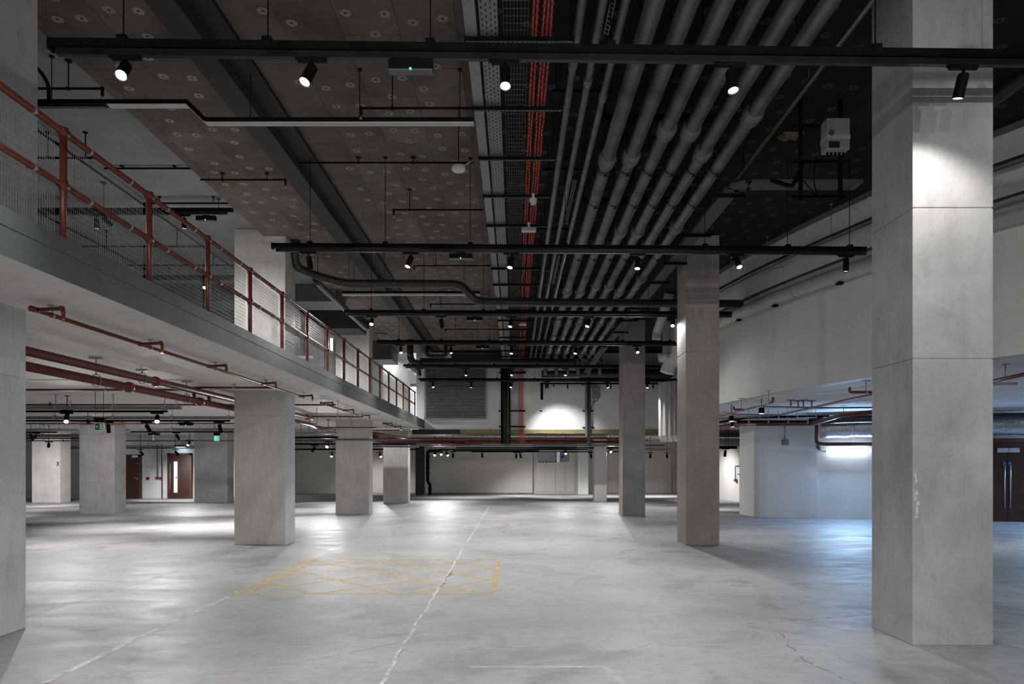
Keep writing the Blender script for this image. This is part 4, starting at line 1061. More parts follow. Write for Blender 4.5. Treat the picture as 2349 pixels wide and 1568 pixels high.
for k, (d, py, xa, xb, r) in enumerate(((28.3, 1005, -5.6, 5.2, .035), (28.8, 1013.5, -3.2, 5.2, .055), (30.5, 1009, -2.4, 6.0, .03), (32.5, 1016, -4.2, 6.0, .035))):
    t = thing('red_pipe', f'horizontal red pipe in the void beneath the back wall, {ORD[k]} from the front', 'pipe', (xa, d, Z(py,d)), 'red pipes under the back wall')
    mb = MB(); mb.tube([(xa,d,Z(py,d)),(xb,d,Z(py,d))], r, 10); mb.obj('pipe', 'red', t)
    for q in range(4):
        xx = xa+1.2+q*(xb-xa-2)/3.3; mb = MB(); mb.tube([(xx-.05,d,Z(py,d)),(xx+.05,d,Z(py,d))], r*1.25, 10); mb.obj('coupling', 'red_bright', t)
        mb = MB(); mb.tube([(xx+.4,d,Z(py,d)+r),(xx+.4,d,2.84)], .01, 6); mb.obj('hanger', 'galv', t)
# grouped spots on the low tracks
for k, (px, d, py, az, tilt, kw) in enumerate(((998, 31.6, 1033, -90, 50, {}), (1013, 31.6, 1033, -90, 62, {}), (1024, 31.6, 1033, -60, 50, {}), (1039, 33.5, 1035, 90, 5, dict(lit=True)), (1106, 33.5, 1035, 90, 10, dict(lit=False)),
        (1184, 35.0, 1037, 90, 15, dict(lit=False)), (1193, 35.0, 1037, 60, 30, {}), (1297, 30.2, 1029, -90, 50, {}), (1400, 30.2, 1027, -90, 65, dict(power=1.3)), (1356, 35, 1037, 90, 10, dict(lit=False)), (1492, 35, 1037, 90, 5, dict(lit=False)), (1530, 35, 1037, 90, 5, dict(lit=False)))):
    spotlight((X(px,d), d, Z(py,d)), az, tilt, f'small black spotlight low under the far soffit, {ORD[k]} from the left', 'low spotlights under the far soffit', scale=1.25, rod=3.02, **{**dict(power=1.00, angle=120), **kw})
# fan coil unit
d = 31.0
t = thing('fan_coil_unit', 'grey-blue ceiling unit with a striped lower edge hanging under the far soffit', 'ventilation unit', (X(1260,d), d, Z(1060,d)))
mb = MB(); mb.box(X(1234,d), X(1276,d), d, d+.6, Z(1058,d), Z(1036,d)); mb.obj('casing', 'grey_box', t, bevel=.01)
mb = MB()
for k in range(12): mb.box(X(1234+k*3.5,d), X(1237.5+k*3.5,d), d-.01, d+.01, Z(1060,d), Z(1058,d), k % 2)
mb.obj('hazard_strip', ['yellow_tag', 'black'], t)
mb = MB(); mb.box(X(1285,d), X(1306,d), d+.05, d+.5, Z(1059,d), Z(1038,d)); mb.obj('motor_box', 'grey_box', t, bevel=.01)
mb = MB(); mb.box(X(1277,d), X(1284,d), d-.02, d+.4, Z(1060,d), Z(1036,d)); mb.obj('valve_set', 'foil', t)
mb = MB(); mb.tube([(X(1288,d),d-.05,Z(1050,d)),(X(1292,d),d-.05,Z(1044,d))], .06, 10); mb.obj('valve', 'blue', t)
rods(t, [(X(1240,d),d+.3,Z(1037,d)), (X(1300,d),d+.3,Z(1038,d))], 3.02, .01, 'galv')
# cream cupboards on the far wall
def cupboards(xa, xb, n, label, d=FARW-.25):
    t = thing('wall_cupboard', label, 'cupboard', ((xa+xb)/2, d, 0), 'flush cream cupboards on the far wall')
    mb = MB(); mb.box(xa, xb, d+.03, FARW-.005, 0, 2.45); mb.obj('surround', 'panel', t)
    w = (xb-xa-.3)/n
    for k in range(n):
        mb = MB(); mb.box(xa+.15+k*w+.02, xa+.15+(k+1)*w-.02, d, d+.028, .12, 2.3); mb.obj('door', 'panel', t, bevel=.006)
cupboards(X(1222,38.2)+.02, X(1325,38.2), 4, 'row of flush cream cupboard doors under the grey ceiling unit', d=38.1)
cupboards(X(1335,38.2)+.5, X(1424,38.6), 3, 'flush cream cupboard doors between the white column and the tall column')
cupboards(X(1480,39)-.4, X(1543,39), 3, 'flush cream cupboard doors seen between the two tall right-hand columns')

# white hanging fluted duct and white wrapped pipes by the ramp corner
d = 24.5
t = thing('fluted_riser', 'white fluted riser casing with crumpled foil at its foot by the ramp corner', 'riser', (X(1545,d), d, 2.45))
mb = MB(); xa = X(1520,d); pts = []
n = 26
for k in range(n+1):
    u = k/n; xx = xa + u*.95; yy = d + .75*(1-math.sqrt(max(0,1-(1-u)**2))) - (.05 if k % 4 < 2 else 0); pts.append((xx, yy))
for a, b in zip(pts[:-1], pts[1:]):
    mb.quad([(a[0],a[1],2.66),(b[0],b[1],2.66),(b[0],b[1],4.62),(a[0],a[1],4.62)])
mb.quad([(p[0],p[1],4.62) for p in pts] + [(pts[-1][0], d+.9, 4.62), (pts[0][0], d+.9, 4.62)])
mb.quad([(pts[-1][0],pts[-1][1],2.66),(pts[-1][0],d+.9,2.66),(pts[-1][0],d+.9,4.62),(pts[-1][0],pts[-1][1],4.62)])
mb.obj('casing', 'offwhite', t)
mb = MB(); rr = random.Random(2)
for lv in range(4):
    za, zb_ = 2.66-lv*.055, 2.66-(lv+1)*.055
    for k in range(n):
        a, b = pts[k], pts[k+1]; s0 = lv*.05; s1 = (lv+1)*.05; j = .02*((k+lv) % 2)
        mb.quad([(a[0]+s1*.6,a[1]+s1-j,zb_),(b[0]+s1*.6,b[1]+s1-.02+j,zb_),(b[0]+s0*.6,b[1]+s0,za),(a[0]+s0*.6,a[1]+s0,za)])
mb.obj('crumpled_foot', 'foil', t)
mb = MB(); mb.box(6.2, 6.41, d+.5, d+.6, 3.4, 3.5); mb.box(6.2, 6.41, d+.5, d+.6, 4.2, 4.3); mb.obj('wall_bracket', 'galv', t)
d = 19.5
tubething('white_pipe', 'white wrapped pipe dropping from the ceiling beyond the middle right column', 'pipe', [(X(1522,18.6),17.9,CEIL),(X(1513,18.7),18.2,5.6),(X(1508,18.8),18.8,5.25),(X(1506,18.8),18.8,Z(778,18.8))], .13, 'offwhite', .2, n=16)
tubething('white_pipe', 'thick white wrapped pipe sweeping down and left beyond the middle right column', 'pipe', [(4.25,17.2,5.25),(X(1548,19),18.6,Z(815,18.6)),(X(1536,19),19.0,Z(835,19)),(X(1530,19),19.0,Z(855,19))], .20, 'offwhite', .3, n=16)
tubething('white_pipe', 'white wrapped stub pipe pointing left off the thick white pipe', 'pipe', [(X(1546,19),18.9,Z(815,18.9)),(X(1510,19),18.9,Z(821,18.9))], .12, 'offwhite', .1, n=16)
mb = MB(); mb.box(X(1524,21), X(1552,21), 21.0, 21.3, Z(835,21), Z(735,21)); T(mb.obj('white_casing', 'offwhite', bevel=.02), 'tall white boxed casing behind the wrapped white pipes', 'casing')
# white duct and black pipe following the ramp wall
C1 = offset(CUR, .05)
t = thing('curved_white_duct', 'long white round duct following the curved ramp wall', 'duct', (C1[10].x, C1[10].y, 4.8))
mb = MB(); mb.tube([(p.x,p.y,4.90) for p in C1], .135, 18); mb.obj('duct', 'offwhite', t)
for k in (14, 22, 30, 38):
    p = C1[k]; q = C1[k+1]; dd = (q-p).normalized()*.02
    mb = MB(); mb.tube([(p.x-dd.x,p.y-dd.y,4.9),(p.x+dd.x,p.y+dd.y,4.9)], .145, 18); mb.obj('band', 'offwhite', t)
C2 = offset(CUR, .26)
t = thing('curved_black_pipe', 'dark pipe hung on rods along the curved ramp beam', 'pipe', (C2[10].x, C2[10].y, 5.5))
mb = MB(); mb.tube([(p.x,p.y,5.52) for p in C2], .05, 12); mb.obj('pipe', 'pipe', t)
rods(t, [(C2[k].x, C2[k].y, 5.52) for k in (12, 17, 22, 27, 32, 37, 42)], CEIL, .007, 'galv')
for k, (i0, zz) in enumerate(((32, 5.77), (32, 5.40))):
    p = offset(CUR, .045)[i0]; q = offset(CUR, .045)[i0+1]; tdir = (q-p).normalized()
    mb = MB(); n = 20; ring = []
    for j in range(n):
        t_ = 2*math.pi*j/n; c, s_ = math.cos(t_), math.sin(t_)
        u = .20*math.copysign(abs(c)**.6, c); v = .075*math.copysign(abs(s_)**.6, s_)
        ring.append((p.x+tdir.x*u, p.y+tdir.y*u, zz+v))
    mb.tube(ring+[ring[0]], .010, 6, caps=False)
    mb.quad(ring)
    T(mb.obj('oval_plate', ['ramp']), ('upper' if k == 0 else 'lower') + ' oval sealed hatch outline on the curved ramp beam', 'hatch')
# small brackets under the curved duct
for k, i0 in enumerate((22, 27, 32, 37)):
    p = offset(CUR, .08)[i0]; mb = MB(); mb.box(p.x-.05, p.x+.05, p.y-.05, p.y+.05, 4.72, 4.755)
    T(mb.obj('duct_clip', 'black'), f'small black clip under the curved white duct, {ORD[k]} from the front', 'clip', 'clips under the curved duct')

# ------------------------------------------------------------------ red pipework under the walkway
SPX = -4.30; SPZ = 2.96
def sprink_main(ya, yb, heads, label):
    t = thing('red_sprinkler_pipe', label, 'sprinkler pipe', (SPX, ya, SPZ), 'red sprinkler runs under the walkway')
    mb = MB(); mb.tube([(SPX,ya,SPZ),(SPX,yb,SPZ)], .020, 12); mb.tube([(SPX,ya-.03,SPZ),(SPX,ya+.03,SPZ)], .027, 12); mb.obj('pipe', 'red', t)
    for y in heads:
        a = MB(); P = fillet([(SPX,y,SPZ),(SPX+.25,y,SPZ+.012),(SPX+.25,y,SPZ-.07)], .03)
        a.tube(P, .018, 10); a.tube([(SPX+.25-.03,y,SPZ+.012),(SPX+.25+.0,y,SPZ+.012)], .024, 10); a.tube([(SPX-.0,y-.03,SPZ),(SPX,y+.03,SPZ)], .027, 10)
        arm = a.obj('branch_arm', 'red', t)
        a = MB(); a.tube([(SPX+.25,y,SPZ-.07),(SPX+.25,y,SPZ-.10)], [.012,.009], 8); a.tube([(SPX+.25,y,SPZ-.105),(SPX+.25,y,SPZ-.108)], .018, 10); a.obj('sprinkler_head', 'brass', arm)
        a = MB(); a.tube([(SPX+.0,y+.22,SPZ+.02),(SPX,y+.22,SOF)], .006, 6); a.tube([(SPX,y+.21,SPZ),(SPX,y+.235,SPZ)], .026, 12); a.tube([(SPX,y+.22,SOF-.008),(SPX,y+.22,SOF)], .035, 10); a.obj('hanger', 'galv', t)
sprink_main(6.10, 13.75, (6.13, 7.85, 9.6, 11.6, 13.7), 'red sprinkler pipe with side arms along the near part of the walkway underside')
sprink_main(15.2, 19.25, (15.25, 17.2, 19.1), 'red sprinkler pipe with side arms in the middle of the walkway underside')
sprink_main(22.4, 26.6, (22.6, 24.4, 26.5), 'red sprinkler pipe with side arms at the far end of the walkway underside')
def redmain(x, z, ya, yb, r, cps, hgs, label, bends=None):
    t = thing('red_main_pipe', label, 'pipe', (x, ya, z), 'large red mains under the walkway')
    mb = MB(); mb.tube(fillet(bends, .3) if bends else [(x,ya,z),(x,yb,z)], r, 16); mb.obj('pipe', 'red', t)
    for y in cps:
        mb = MB(); mb.tube([(x,y-.05,z),(x,y-.03,z),(x,y+.03,z),(x,y+.05,z)], [r*1.1,r*1.38,r*1.38,r*1.1], 16); mb.obj('coupling', 'red_bright', t)
    for y in hgs:
        mb = MB(); ring = [(x+(r+.008)*math.cos(a_), y, z+(r+.012)*math.sin(a_)*1.25) for a_ in [2*math.pi*j/16 for j in range(17)]]
        mb.tube(ring, .006, 6, caps=False); mb.tube([(x,y,z+r*1.25),(x,y,SOF)], .007, 6); mb.box(x-.09,x+.09,y-.02,y+.02,SOF-.02,SOF-.004); mb.obj('pipe_hanger', 'galv', t)
ux, uz, lx, lz = -5.78, EYE+1.36, -5.76, EYE+1.175
redmain(ux, uz, 2.0, 19.5, .058, (11.0, 19.0), (7.4, 10.6, 13.0, 16.0), 'upper of two thick red mains running back beneath the walkway')
redmain(lx, lz, 2.0, 19.5, .058, (10.2, 12.5, 17.5), (6.6, 9.4, 12.0, 14.8), 'lower of two thick red mains running back beneath the walkway', bends=[(lx,2,lz),(lx,19.3,lz),(-6.02,20.6,lz),(-6.02,22.9,lz),(-5.0,24.4,2.73),(-4.0,28.1,2.60)])
mb = MB(); t = thing('red_cross_main', 'thick red pipe crossing from the walkway to the back wall void', 'pipe', (-4.4, 27.0, 2.6))
mb.tube(fillet([(X(858,24.5),24.5,Z(1000,24.5)),(X(868,25),25.0,Z(1010,25)),(X(880,25.4),25.4,Z(1012,25.4)),(X(975,27.2),27.2,Z(1014,27.2)),(-1.5,29.6,2.52)], .2), .085, 14); mb.obj('pipe', 'red', t)
for px, dd in ((866,24.9),(885,25.5),(958,26.9)):
    c = Vector((X(px,dd),dd,Z(1012 if px>870 else 1006,dd))); mb = MB(); mb.tube([c-Vector((.05,.0,0)),c+Vector((.05,.0,0))], .11, 14); mb.obj('coupling', 'red_bright', t)
for k, y in enumerate((7.9, 12.3, 12.9)):
    mb = MB(); mb.tube([(ux,y,uz),(lx,y,lz)], .03, 10); T(mb.obj('red_link_pipe', 'red'), f'short red link between the two thick mains, {ORD[k]} from the front', 'pipe', 'short links between the mains')
def redcross(d, pa, pb, py, label, tees=(), r=.020):
    z = Z(py, d); t = thing('red_branch_pipe', label, 'pipe', (X(pa,d), d, z), 'red pipes crossing beneath the walkway')
    mb = MB(); mb.tube([(X(pa,d),d,z),(X(pb,d),d,z)], r, 10); mb.obj('pipe', 'red', t)
    for q, px in enumerate(tees):
        mb = MB(); mb.tube([(X(px,d),d,z),(X(px,d),d,z+.06)], .016, 8); mb.tube([(X(px,d)-.04,d,z),(X(px,d)+.04,d,z)], r*1.35, 8); mb.obj('upright_head', 'red', t)
    n = max(1, int(abs(X(pb,d)-X(pa,d))/2.0))
    for q in range(n):
        xx = X(pa,d)+(q+.5)*(X(pb,d)-X(pa,d))/n; mb = MB(); mb.tube([(xx,d,z),(xx,d,SOF)], .007, 6); mb.tube([(xx-.02,d,z),(xx+.02,d,z)], r*1.25, 8); mb.tube([(xx,d,SOF-.01),(xx,d,SOF)], .04, 8); mb.obj('hanger', 'galv', t)
redcross(12.3, 40, 445, 893.5, 'red branch pipe crossing the bay behind the near left column')
redcross(12.45, 445, 628, 888.5, 'red branch pipe passing in front of the second walkway column top')
redcross(15.7, 40, 770, 928, 'red branch pipe crossing the bay in the middle distance', (115,))
redcross(20.5, 20, 540, 971, 'red branch pipe crossing the bay behind the exit sign', (280, 410))
redcross(24.5, 20, 182, 997, 'red branch pipe at the far left below the low rails', (97,))
redcross(26.0, 20, 770, 1010.5, 'long red branch pipe far back at the level of the column heads', (100, 145, 400))
redcross(15.6, 717, 833, 955, 'short red branch pipe on the walkway underside near the third column')
redcross(21.3, 745, 864, 980, 'red branch pipe passing in front of the third walkway column')
redcross(24.2, 855, 917, 985.5, 'short red branch pipe near the end of the walkway underside')
# lighting rails and grey trunking under the walkway
def lowrail(d, xa, xb, xt, zr, label, spots=(), rodsx=(), base=0, grey=True):
    z = EYE+zr
    t = thing('low_lighting_rail', label, 'lighting rail', ((xa+xb)/2, d, z), 'low lighting rails under the walkway')
    if grey:
        mb = MB(); mb.box(xa, xb, d-.04, d+.04, z+.03, z+.10); mb.obj('trunking', 'tray', t)
    mb = MB(); mb.box(xa, xt, d-.02, d+.02, z-.03, z+.012); mb.obj('track', 'black', t)
    for x in rodsx:
        mb = MB(); mb.tube([(x,d,z+.08),(x,d,SOF)], .008, 6); mb.tube([(x,d,SOF-.01),(x,d,SOF)], .04, 8); mb.box(x-.03,x+.03,d-.05,d+.05,z+.02,z+.12); mb.obj('hanger_rod', 'galv', t)
    return z-.03
d = 14.3; z = lowrail(d, -14, X(415,d), X(384,d), 1.15, 'nearest low rail with grey trunking behind the left column', rodsx=(X(128,d),X(260,d),X(378,d)))
spotlight((X(153,d),d,z), -60, 52, 'glaring low spotlight nearest the exit sign', 'low spotlights under the walkway', scale=1.15, power=1.76)
spotlight((X(361,d),d,z), -65, 52, 'glaring low spotlight at the right end of the nearest low rail', 'low spotlights under the walkway', scale=1.15, power=1.76)
d = 17.0; z = lowrail(d, -18, X(540,d), X(528,d), 1.13, 'second low rail with grey trunking crossing the bay', rodsx=(X(126,d),X(260,d),X(395,d),X(525,d)))
for k, (px, az, ti, li) in enumerate(((248, 85, 8, 0), (336, 20, 28, 0), (503, 20, 15, 0))):
    spotlight((X(px,d),d,z), az, ti, f'black low spotlight on the second low rail, {ORD[k]} from the left', 'low spotlights under the walkway', scale=1.15, power=2.11, lit=bool(li), angle=100)
emergency(X(428,d), d, z, 'slim black emergency light on the second low rail')
d = 21.5; z = lowrail(d, X(300,d), X(540,d), X(535,d), 1.08, 'third low rail seen between the rough column and the second walkway column', rodsx=(X(394,d),X(494,d)))
spotlight((X(405,d),d,z), 70, 35, 'low spotlight over the space before the left timber door', 'low spotlights under the walkway', power=2.11, lit=False, angle=110)
emergency(X(353,d), d, z, 'slim black emergency light on the third low rail')
d = 21.3; z = lowrail(d, -22, X(180,d), X(130,d), 1.06, 'third low rail seen to the left of the rough column', rodsx=(X(92,d),X(135,d)))
spotlight((X(84,d),d,z), 200, 45, 'low spotlight angled left on the third low rail', 'low spotlights under the walkway', scale=1.1, power=1.76, lit=False)
d = 25.0; z = lowrail(d, -24, X(182,d), X(182,d), 1.02, 'fourth low rail far left', rodsx=(X(100,d),)); 
spotlight((X(112,d),d,Z(1012,d)), 127, 60, 'low spotlight washing the far left column with the black cross', 'low spotlights under the walkway', scale=1.2, power=4.22, lit=False, angle=95, rod=SOF)
spotlight((X(435,29),29,Z(1008,29)), -90, 50, 'small glaring lamp above the glazed timber door', 'low spotlights under the walkway', scale=1.3, power=1.76, rod=SOF-.03)
d = 26.5; z = lowrail(d, X(290,d), X(448,d), X(448,d), .98, 'far low rail before the timber doors', rodsx=(X(350,d),), grey=False)
d = 31.0; z = lowrail(d, X(80,d), X(460,d), X(460,d), .82, 'thin pale conduit rail hugging the far left wall', rodsx=(X(200,d),X(340,d)))
for k, (px, az) in enumerate(((322, 60), (402, 45))):
    spotlight((X(px,30),30,Z(1030,30)), az, 40, f'small black spotlight above the timber doors, {ORD[k]} from the left', 'low spotlights under the walkway', rod=SOF, scale=1.2, power=1.76, lit=False)
# services between second and third columns
for k, (d, py, pa, pb, mt, h) in enumerate(((17.5, 993, 677, 775, 'tray', .06), (19.5, 1003, 677, 775, 'black', .06), (22, 1008, 660, 960, 'tray_dark', .05), (24, 1018, 640, 955, 'black', .06), (27, 1024, 640, 960, 'tray', .06), (31, 1030, 640, 960, 'black', .07))):
    mb = MB(); mb.box(X(pa,d), X(pb,d), d-.05, d+.05, Z(py,d)-h/2, Z(py,d)+h/2); mb.tube([(X(pa+50,d),d,Z(py,d)),(X(pa+50,d),d,SOF)], .008, 6)
    T(mb.obj('low_rail', mt), f'low service rail between the walkway columns, {ORD[k]} from the front', 'lighting rail', 'low service rails in the middle bay')
spotlight((X(753,22),22,Z(1012,22)), -90, 60, 'glaring low spotlight seen left of the third walkway column', 'low spotlights in the middle bay', scale=1.15, power=1.77, rod=SOF)
spotlight((X(722,24),24,Z(1020,24)), 200, 30, 'low spotlight beside the second walkway column', 'low spotlights in the middle bay', scale=1.1, power=1.55, rod=SOF)
spotlight((X(762,30),30,Z(1036,30)), -85, 55, 'lowest glaring spotlight before the grey alcove wall', 'low spotlights in the middle bay', scale=1.2, power=1.10, rod=SOF-.03)
spotlight((X(871,30),30,Z(1036,30)), -60, 50, 'glaring spotlight between the third and farthest walkway columns', 'low spotlights in the middle bay', scale=1.2, power=1.33, rod=SOF-.03)
spotlight((-9.5,14.5,2.75), 90, 5, 'added rod-hung low spotlight above the aisle left of the second column', 'low spotlights in the middle bay', power=1.77, angle=120, rod=SOF)  # from here on, lamps added for pools of light whose fittings are unseen
spotlight((-7.2,19.0,2.75), 90, 5, 'added rod-hung low spotlight above the aisle before the third column', 'low spotlights in the middle bay', power=1.77, angle=120, rod=SOF)
spotlight((-8.0,8.2,2.75), 90, 0, 'added rod-hung low spotlight above the aisle behind the near column', 'low spotlights in the middle bay', power=1.10, angle=120, rod=SOF)
spotlight((-17,24,2.75), 90, 20, 'added rod-hung low spotlight above the far left aisle', 'low spotlights in the middle bay', power=1.55, angle=120, rod=SOF)
spotlight((-11.8,36,2.75), 190, 40, 'added rod-hung low spotlight before the white wall return', 'low spotlights in the middle bay', power=1.77, angle=100, rod=SOF-.03)
spotlight((-7.8,36.5,2.75), 90, 35, 'added rod-hung low spotlight behind the third walkway column', 'low spotlights in the middle bay', power=1.33, angle=100, rod=SOF-.03)
spotlight((7.5,30,2.8), 20, 35, 'added rod-hung low spotlight near the far flank wall door', 'low spotlights in the middle bay', power=2.21, angle=110, rod=SOF-.03)
spotlight((5.2,34,2.8), 60, 25, 'added rod-hung low spotlight before the right cream cupboards', 'low spotlights in the middle bay', power=2.21, angle=110, rod=SOF-.03)
spotlight((1.5,33.5,2.8), 40, 25, 'added rod-hung low spotlight before the cream cupboards', 'low spotlights in the middle bay', power=2.21, angle=110, rod=SOF-.03)
spotlight((-11.5,18.4,2.9), 115, 55, 'added rod-hung low spotlight aimed at the rough column behind the exit sign', 'low spotlights under the walkway', rod=SOF, power=1.8, angle=110)  # this lamp and the next are added to brighten the columns
spotlight((-9.0,25.5,2.9), 135, 55, 'added rod-hung low spotlight aimed at the shaded far column', 'low spotlights under the walkway', rod=SOF, power=1.0, angle=110)
# exit signs
def exit_sign(px, py, d, w, h, label, lit, arrow=True):
    t = thing('exit_sign', label, 'exit sign', (X(px,d), d, Z(py,d)-h/2), 'green exit signs')
    x, z = X(px,d), Z(py,d)
    mb = MB(); mb.box(x-w/2-.01, x+w/2+.01, d-.008, d+.008, z-h/2-.01, z+h/2+.01); mb.obj('plate', 'sign_white', t)
    g = 'green_lit' if lit else 'green'
    mb = MB(); mb.box(x-w/2, x+w/2, d-.012, d-.008, z-h/2, z+h/2); mb.obj('field', g, t)
    y = d-.014; m = MB()
    ax = x-w*.22; u = h*.30
    if arrow:
        m.quad([(ax-u*.7,y,z),(ax,y,z+u*.75),(ax+u*.1,y,z+u*.55),(ax-u*.3,y,z+u*.14),(ax+u*.7,y,z+u*.14),(ax+u*.7,y,z-u*.14),(ax-u*.3,y,z-u*.14),(ax+u*.1,y,z-u*.55),(ax,y,z-u*.75)][::-1])
    fx = x+w*.25
    m.box(fx-w*.16, fx+w*.17, y, y+.001, z-h*.40, z+h*.40)
    m.obj('symbol', 'sign_white', t)
    r = MB(); y2 = y-.002
    r.tube([(fx-.0*w,y2+.001,z+h*.27),(fx,y2-.001,z+h*.27)], h*.07, 10)
    for a, b, ww in (((0,.18),(.02,-.05),.10),((.02,-.05),(-.09,-.33),.06),((.02,-.05),(.10,-.30),.06),((0,.15),(-.11,.05),.045),((0,.15),(.11,.03),.045)):
        r.bar((fx+a[0]*h,y2,z+a[1]*h),(fx+b[0]*h,y2,z+b[1]*h), .001, ww*h)
    r.obj('running_figure', g, t)
    mb = MB(); mb.box(x-w/2-.015, x+w/2+.03, d-.03, d+.03, z+h/2+.02, z+h/2+.11); mb.obj('lamp_housing', 'black', t)
    mb = MB(); mb.tube([(x-w/2,d,z+h/2+.1),(x-w/2,d,SOF)], .005, 6); mb.tube([(x+w/2,d,z+h/2+.1),(x+w/2,d,SOF)], .005, 6); mb.obj('suspension_wire', 'black', t)
exit_sign(228, 978, 13.6, .165, .135, 'green exit sign with white left arrow hanging before the rough column', False)
exit_sign(497, 1005, 22.0, .15, .15, 'smaller lit green exit sign hanging before the shaded column', True, arrow=False)

# ------------------------------------------------------------------ left timber doors
def timber(n, pa, pb, d, py, glazed, label_none=None):
    xa, xb, zt = X(pa,d), X(pb,d), Z(py,d)
    root = MB(); root.box(xa-.0, xa+.10, d-.06, d+.08, 0, zt); root.box(xb-.10, xb, d-.06, d+.08, 0, zt); root.box(xa, xb, d-.06, d+.08, zt-.09, zt)
    r = struct(root.obj(f'door_{n}', 'door_frame'))
    mb = MB(); mb.box(xa+.10, xb-.10, d-.04, d+.01, .01, zt-.09); lf = mb.obj('door_leaf', 'door', r)
    return r, lf, xa, xb, zt
D1 = 32.72
r, lf, xa, xb, zt = timber(1, 278, 324, D1, 1042, False)
mb = MB(); mb.tube([(X(317,D1),D1-.09,Z(1098,D1)),(X(317,D1),D1-.05,Z(1098,D1))], .035, 10); mb.box(X(309,D1), X(317,D1), D1-.10, D1-.08, Z(1095.8,D1), Z(1094.6,D1)); mb.obj('handle', 'chrome', r)
mb = MB(); mb.tube([(X(317,D1),D1-.06,Z(1062,D1)),(X(317,D1),D1-.04,Z(1062,D1))], .05, 12); mb.obj('blue_disc_sign', 'blue', r)
mb = MB(); mb.box(X(305,D1), X(318,D1), D1-.09, D1-.05, Z(1049,D1), Z(1043.5,D1)); mb.obj('door_closer', 'white', r)
r, lf, xa, xb, zt = timber(2, 385, 440, D1, 1039, True)
mb = MB(); mb.box(X(400,D1), X(408,D1), D1-.05, D1-.035, Z(1129,D1), Z(1058,D1)); mb.obj('vision_panel', 'vision', r)
mb = MB(); mb.tube([(X(393,D1),D1-.1,Z(1124,D1)),(X(393,D1),D1-.1,Z(1063,D1))], .018, 10); mb.obj('pull_bar', 'chrome', r)
mb = MB(); mb.tube([(X(394.5,D1),D1-.06,Z(1060,D1)),(X(394.5,D1),D1-.04,Z(1060,D1))], .05, 12); mb.obj('blue_disc_sign', 'blue', r)
mb = MB(); mb.box(X(405,D1), X(407.5,D1), D1-.07, D1-.05, Z(1096,D1), Z(1093,D1)); mb.obj('lock_plate', 'red', r)
mb = MB(); mb.box(X(332,D1), X(347,D1), D1-.005, D1+.08, Z(1076,D1), Z(1065,D1))
for k in range(3): mb.box(X(334,D1), X(345,D1), D1-.008, D1-.005, Z(1068.4+k*2.6,D1), Z(1067.8+k*2.6,D1), 1)
T(mb.obj('wall_notice', ['white', 'tray']), 'pale printed notice on the wall between the timber doors', 'notice')
for k, (px, py, lb) in enumerate(((338.5,1096,'red fire call point with a black plate between the timber doors'), (359,1096,'left red alarm unit on the wall beside the glazed timber door'), (367,1096,'right red alarm unit on the wall beside the glazed timber door'))):
    mb = MB(); mb.box(X(px-2.5,D1), X(px+2.5,D1), D1-.04, D1+.08, Z(py+3,D1), Z(py-2.5,D1), 0); mb.box(X(px-1.5,D1), X(px+1.5,D1), D1-.05, D1-.04, Z(py+(4 if k==0 else 1),D1), Z(py-1,D1), 1)
    T(mb.obj('alarm_point', ['red_bright', 'black' if k == 0 else 'red'], bevel=.004), lb, 'alarm')
for k, (px, p0, p1, r_, mt) in enumerate(((361, 1020, 1095, .03, 'tray'), (371.5, 1018, 1143, .018, 'black'))):
    mb = MB(); mb.tube([(X(px,D1),D1-.02,Z(p1,D1)),(X(px,D1),D1-.02,Z(p0,D1))], r_, 8)
    T(mb.obj('wall_conduit', mt), ('grey vertical conduit above the red alarm units' if k == 0 else 'thin black conduit running to the floor left of the glazed door'), 'conduit')
# lit emergency sign above the glazed door
t = thing('bulkhead_lamp', 'bright blue-white emergency lamp above the glazed timber door', 'lamp', (X(413,32), 32.5, Z(1026,32.5)))
mb = MB(); mb.box(X(402,32.5), X(424,32.5), 32.4, 32.8, Z(1024,32.5), Z(1020,32.5)); mb.obj('housing', 'black', t)
mb = MB(); mb.box(X(404,32.5), X(422,32.5), 32.42, 32.62, Z(1025.5,32.5), Z(1024,32.5)); mb.obj('diffuser', 'tube_light', t)
mb = MB(); mb.box(X(407,32.5), X(417,32.5), 32.40, 32.42, Z(1029,32.5), Z(1026,32.5)); mb.obj('green_blade', 'green_lit', t)
# black cross mark on the far left column
mb = MB(); cx, cz, d = X(133,28.99), Z(1063,28.99), 28.995
mb.bar((cx-.05,d,cz-.09),(cx+.05,d,cz+.09), .006, .025); mb.bar((cx-.05,d,cz+.09),(cx+.05,d,cz-.09), .006, .025)
T(mb.obj('cross_mark', 'black'), 'small black painted cross on the far left lit column', 'mark')

# ------------------------------------------------------------------ lower right bay
D2 = WY(9.9)-.12
ang = math.atan2(wy1-wy0, wx1-wx0)
def onwall(px, off=0.0):          # where the sight line at px meets the right lower wall, then off towards the room
    s = (px-1180)/F; m = (wy1-wy0)/(wx1-wx0)
    y = (wy0 - m*wx0)/(1-m*s) - off; return s*y, y
xa, ya = onwall(1897, .12); xb, yb = onwall(1997, .12); z = Z(1033.5, (ya+yb)/2)
t = thing('batten_light', 'bright cold-white tube light fixed low on the painted block wall', 'light fitting', (xa, ya, z))
mb = MB(); mb.tube([(xa,ya,z),(xb,yb,z)], .058, 14); mb.obj('tube', 'tube_light', t)
mb = MB(); mb.bar((xa,ya+.07,z+.0),(xb,yb+.07,z+.0), .03, .05); mb.obj('spine', 'white', t)
la = bpy.data.lights.new('batten_glow', 'AREA'); la.shape = 'RECTANGLE'; la.size = 1.2; la.size_y = .1; la.energy = 160; la.color = (.36,.62,1.0)
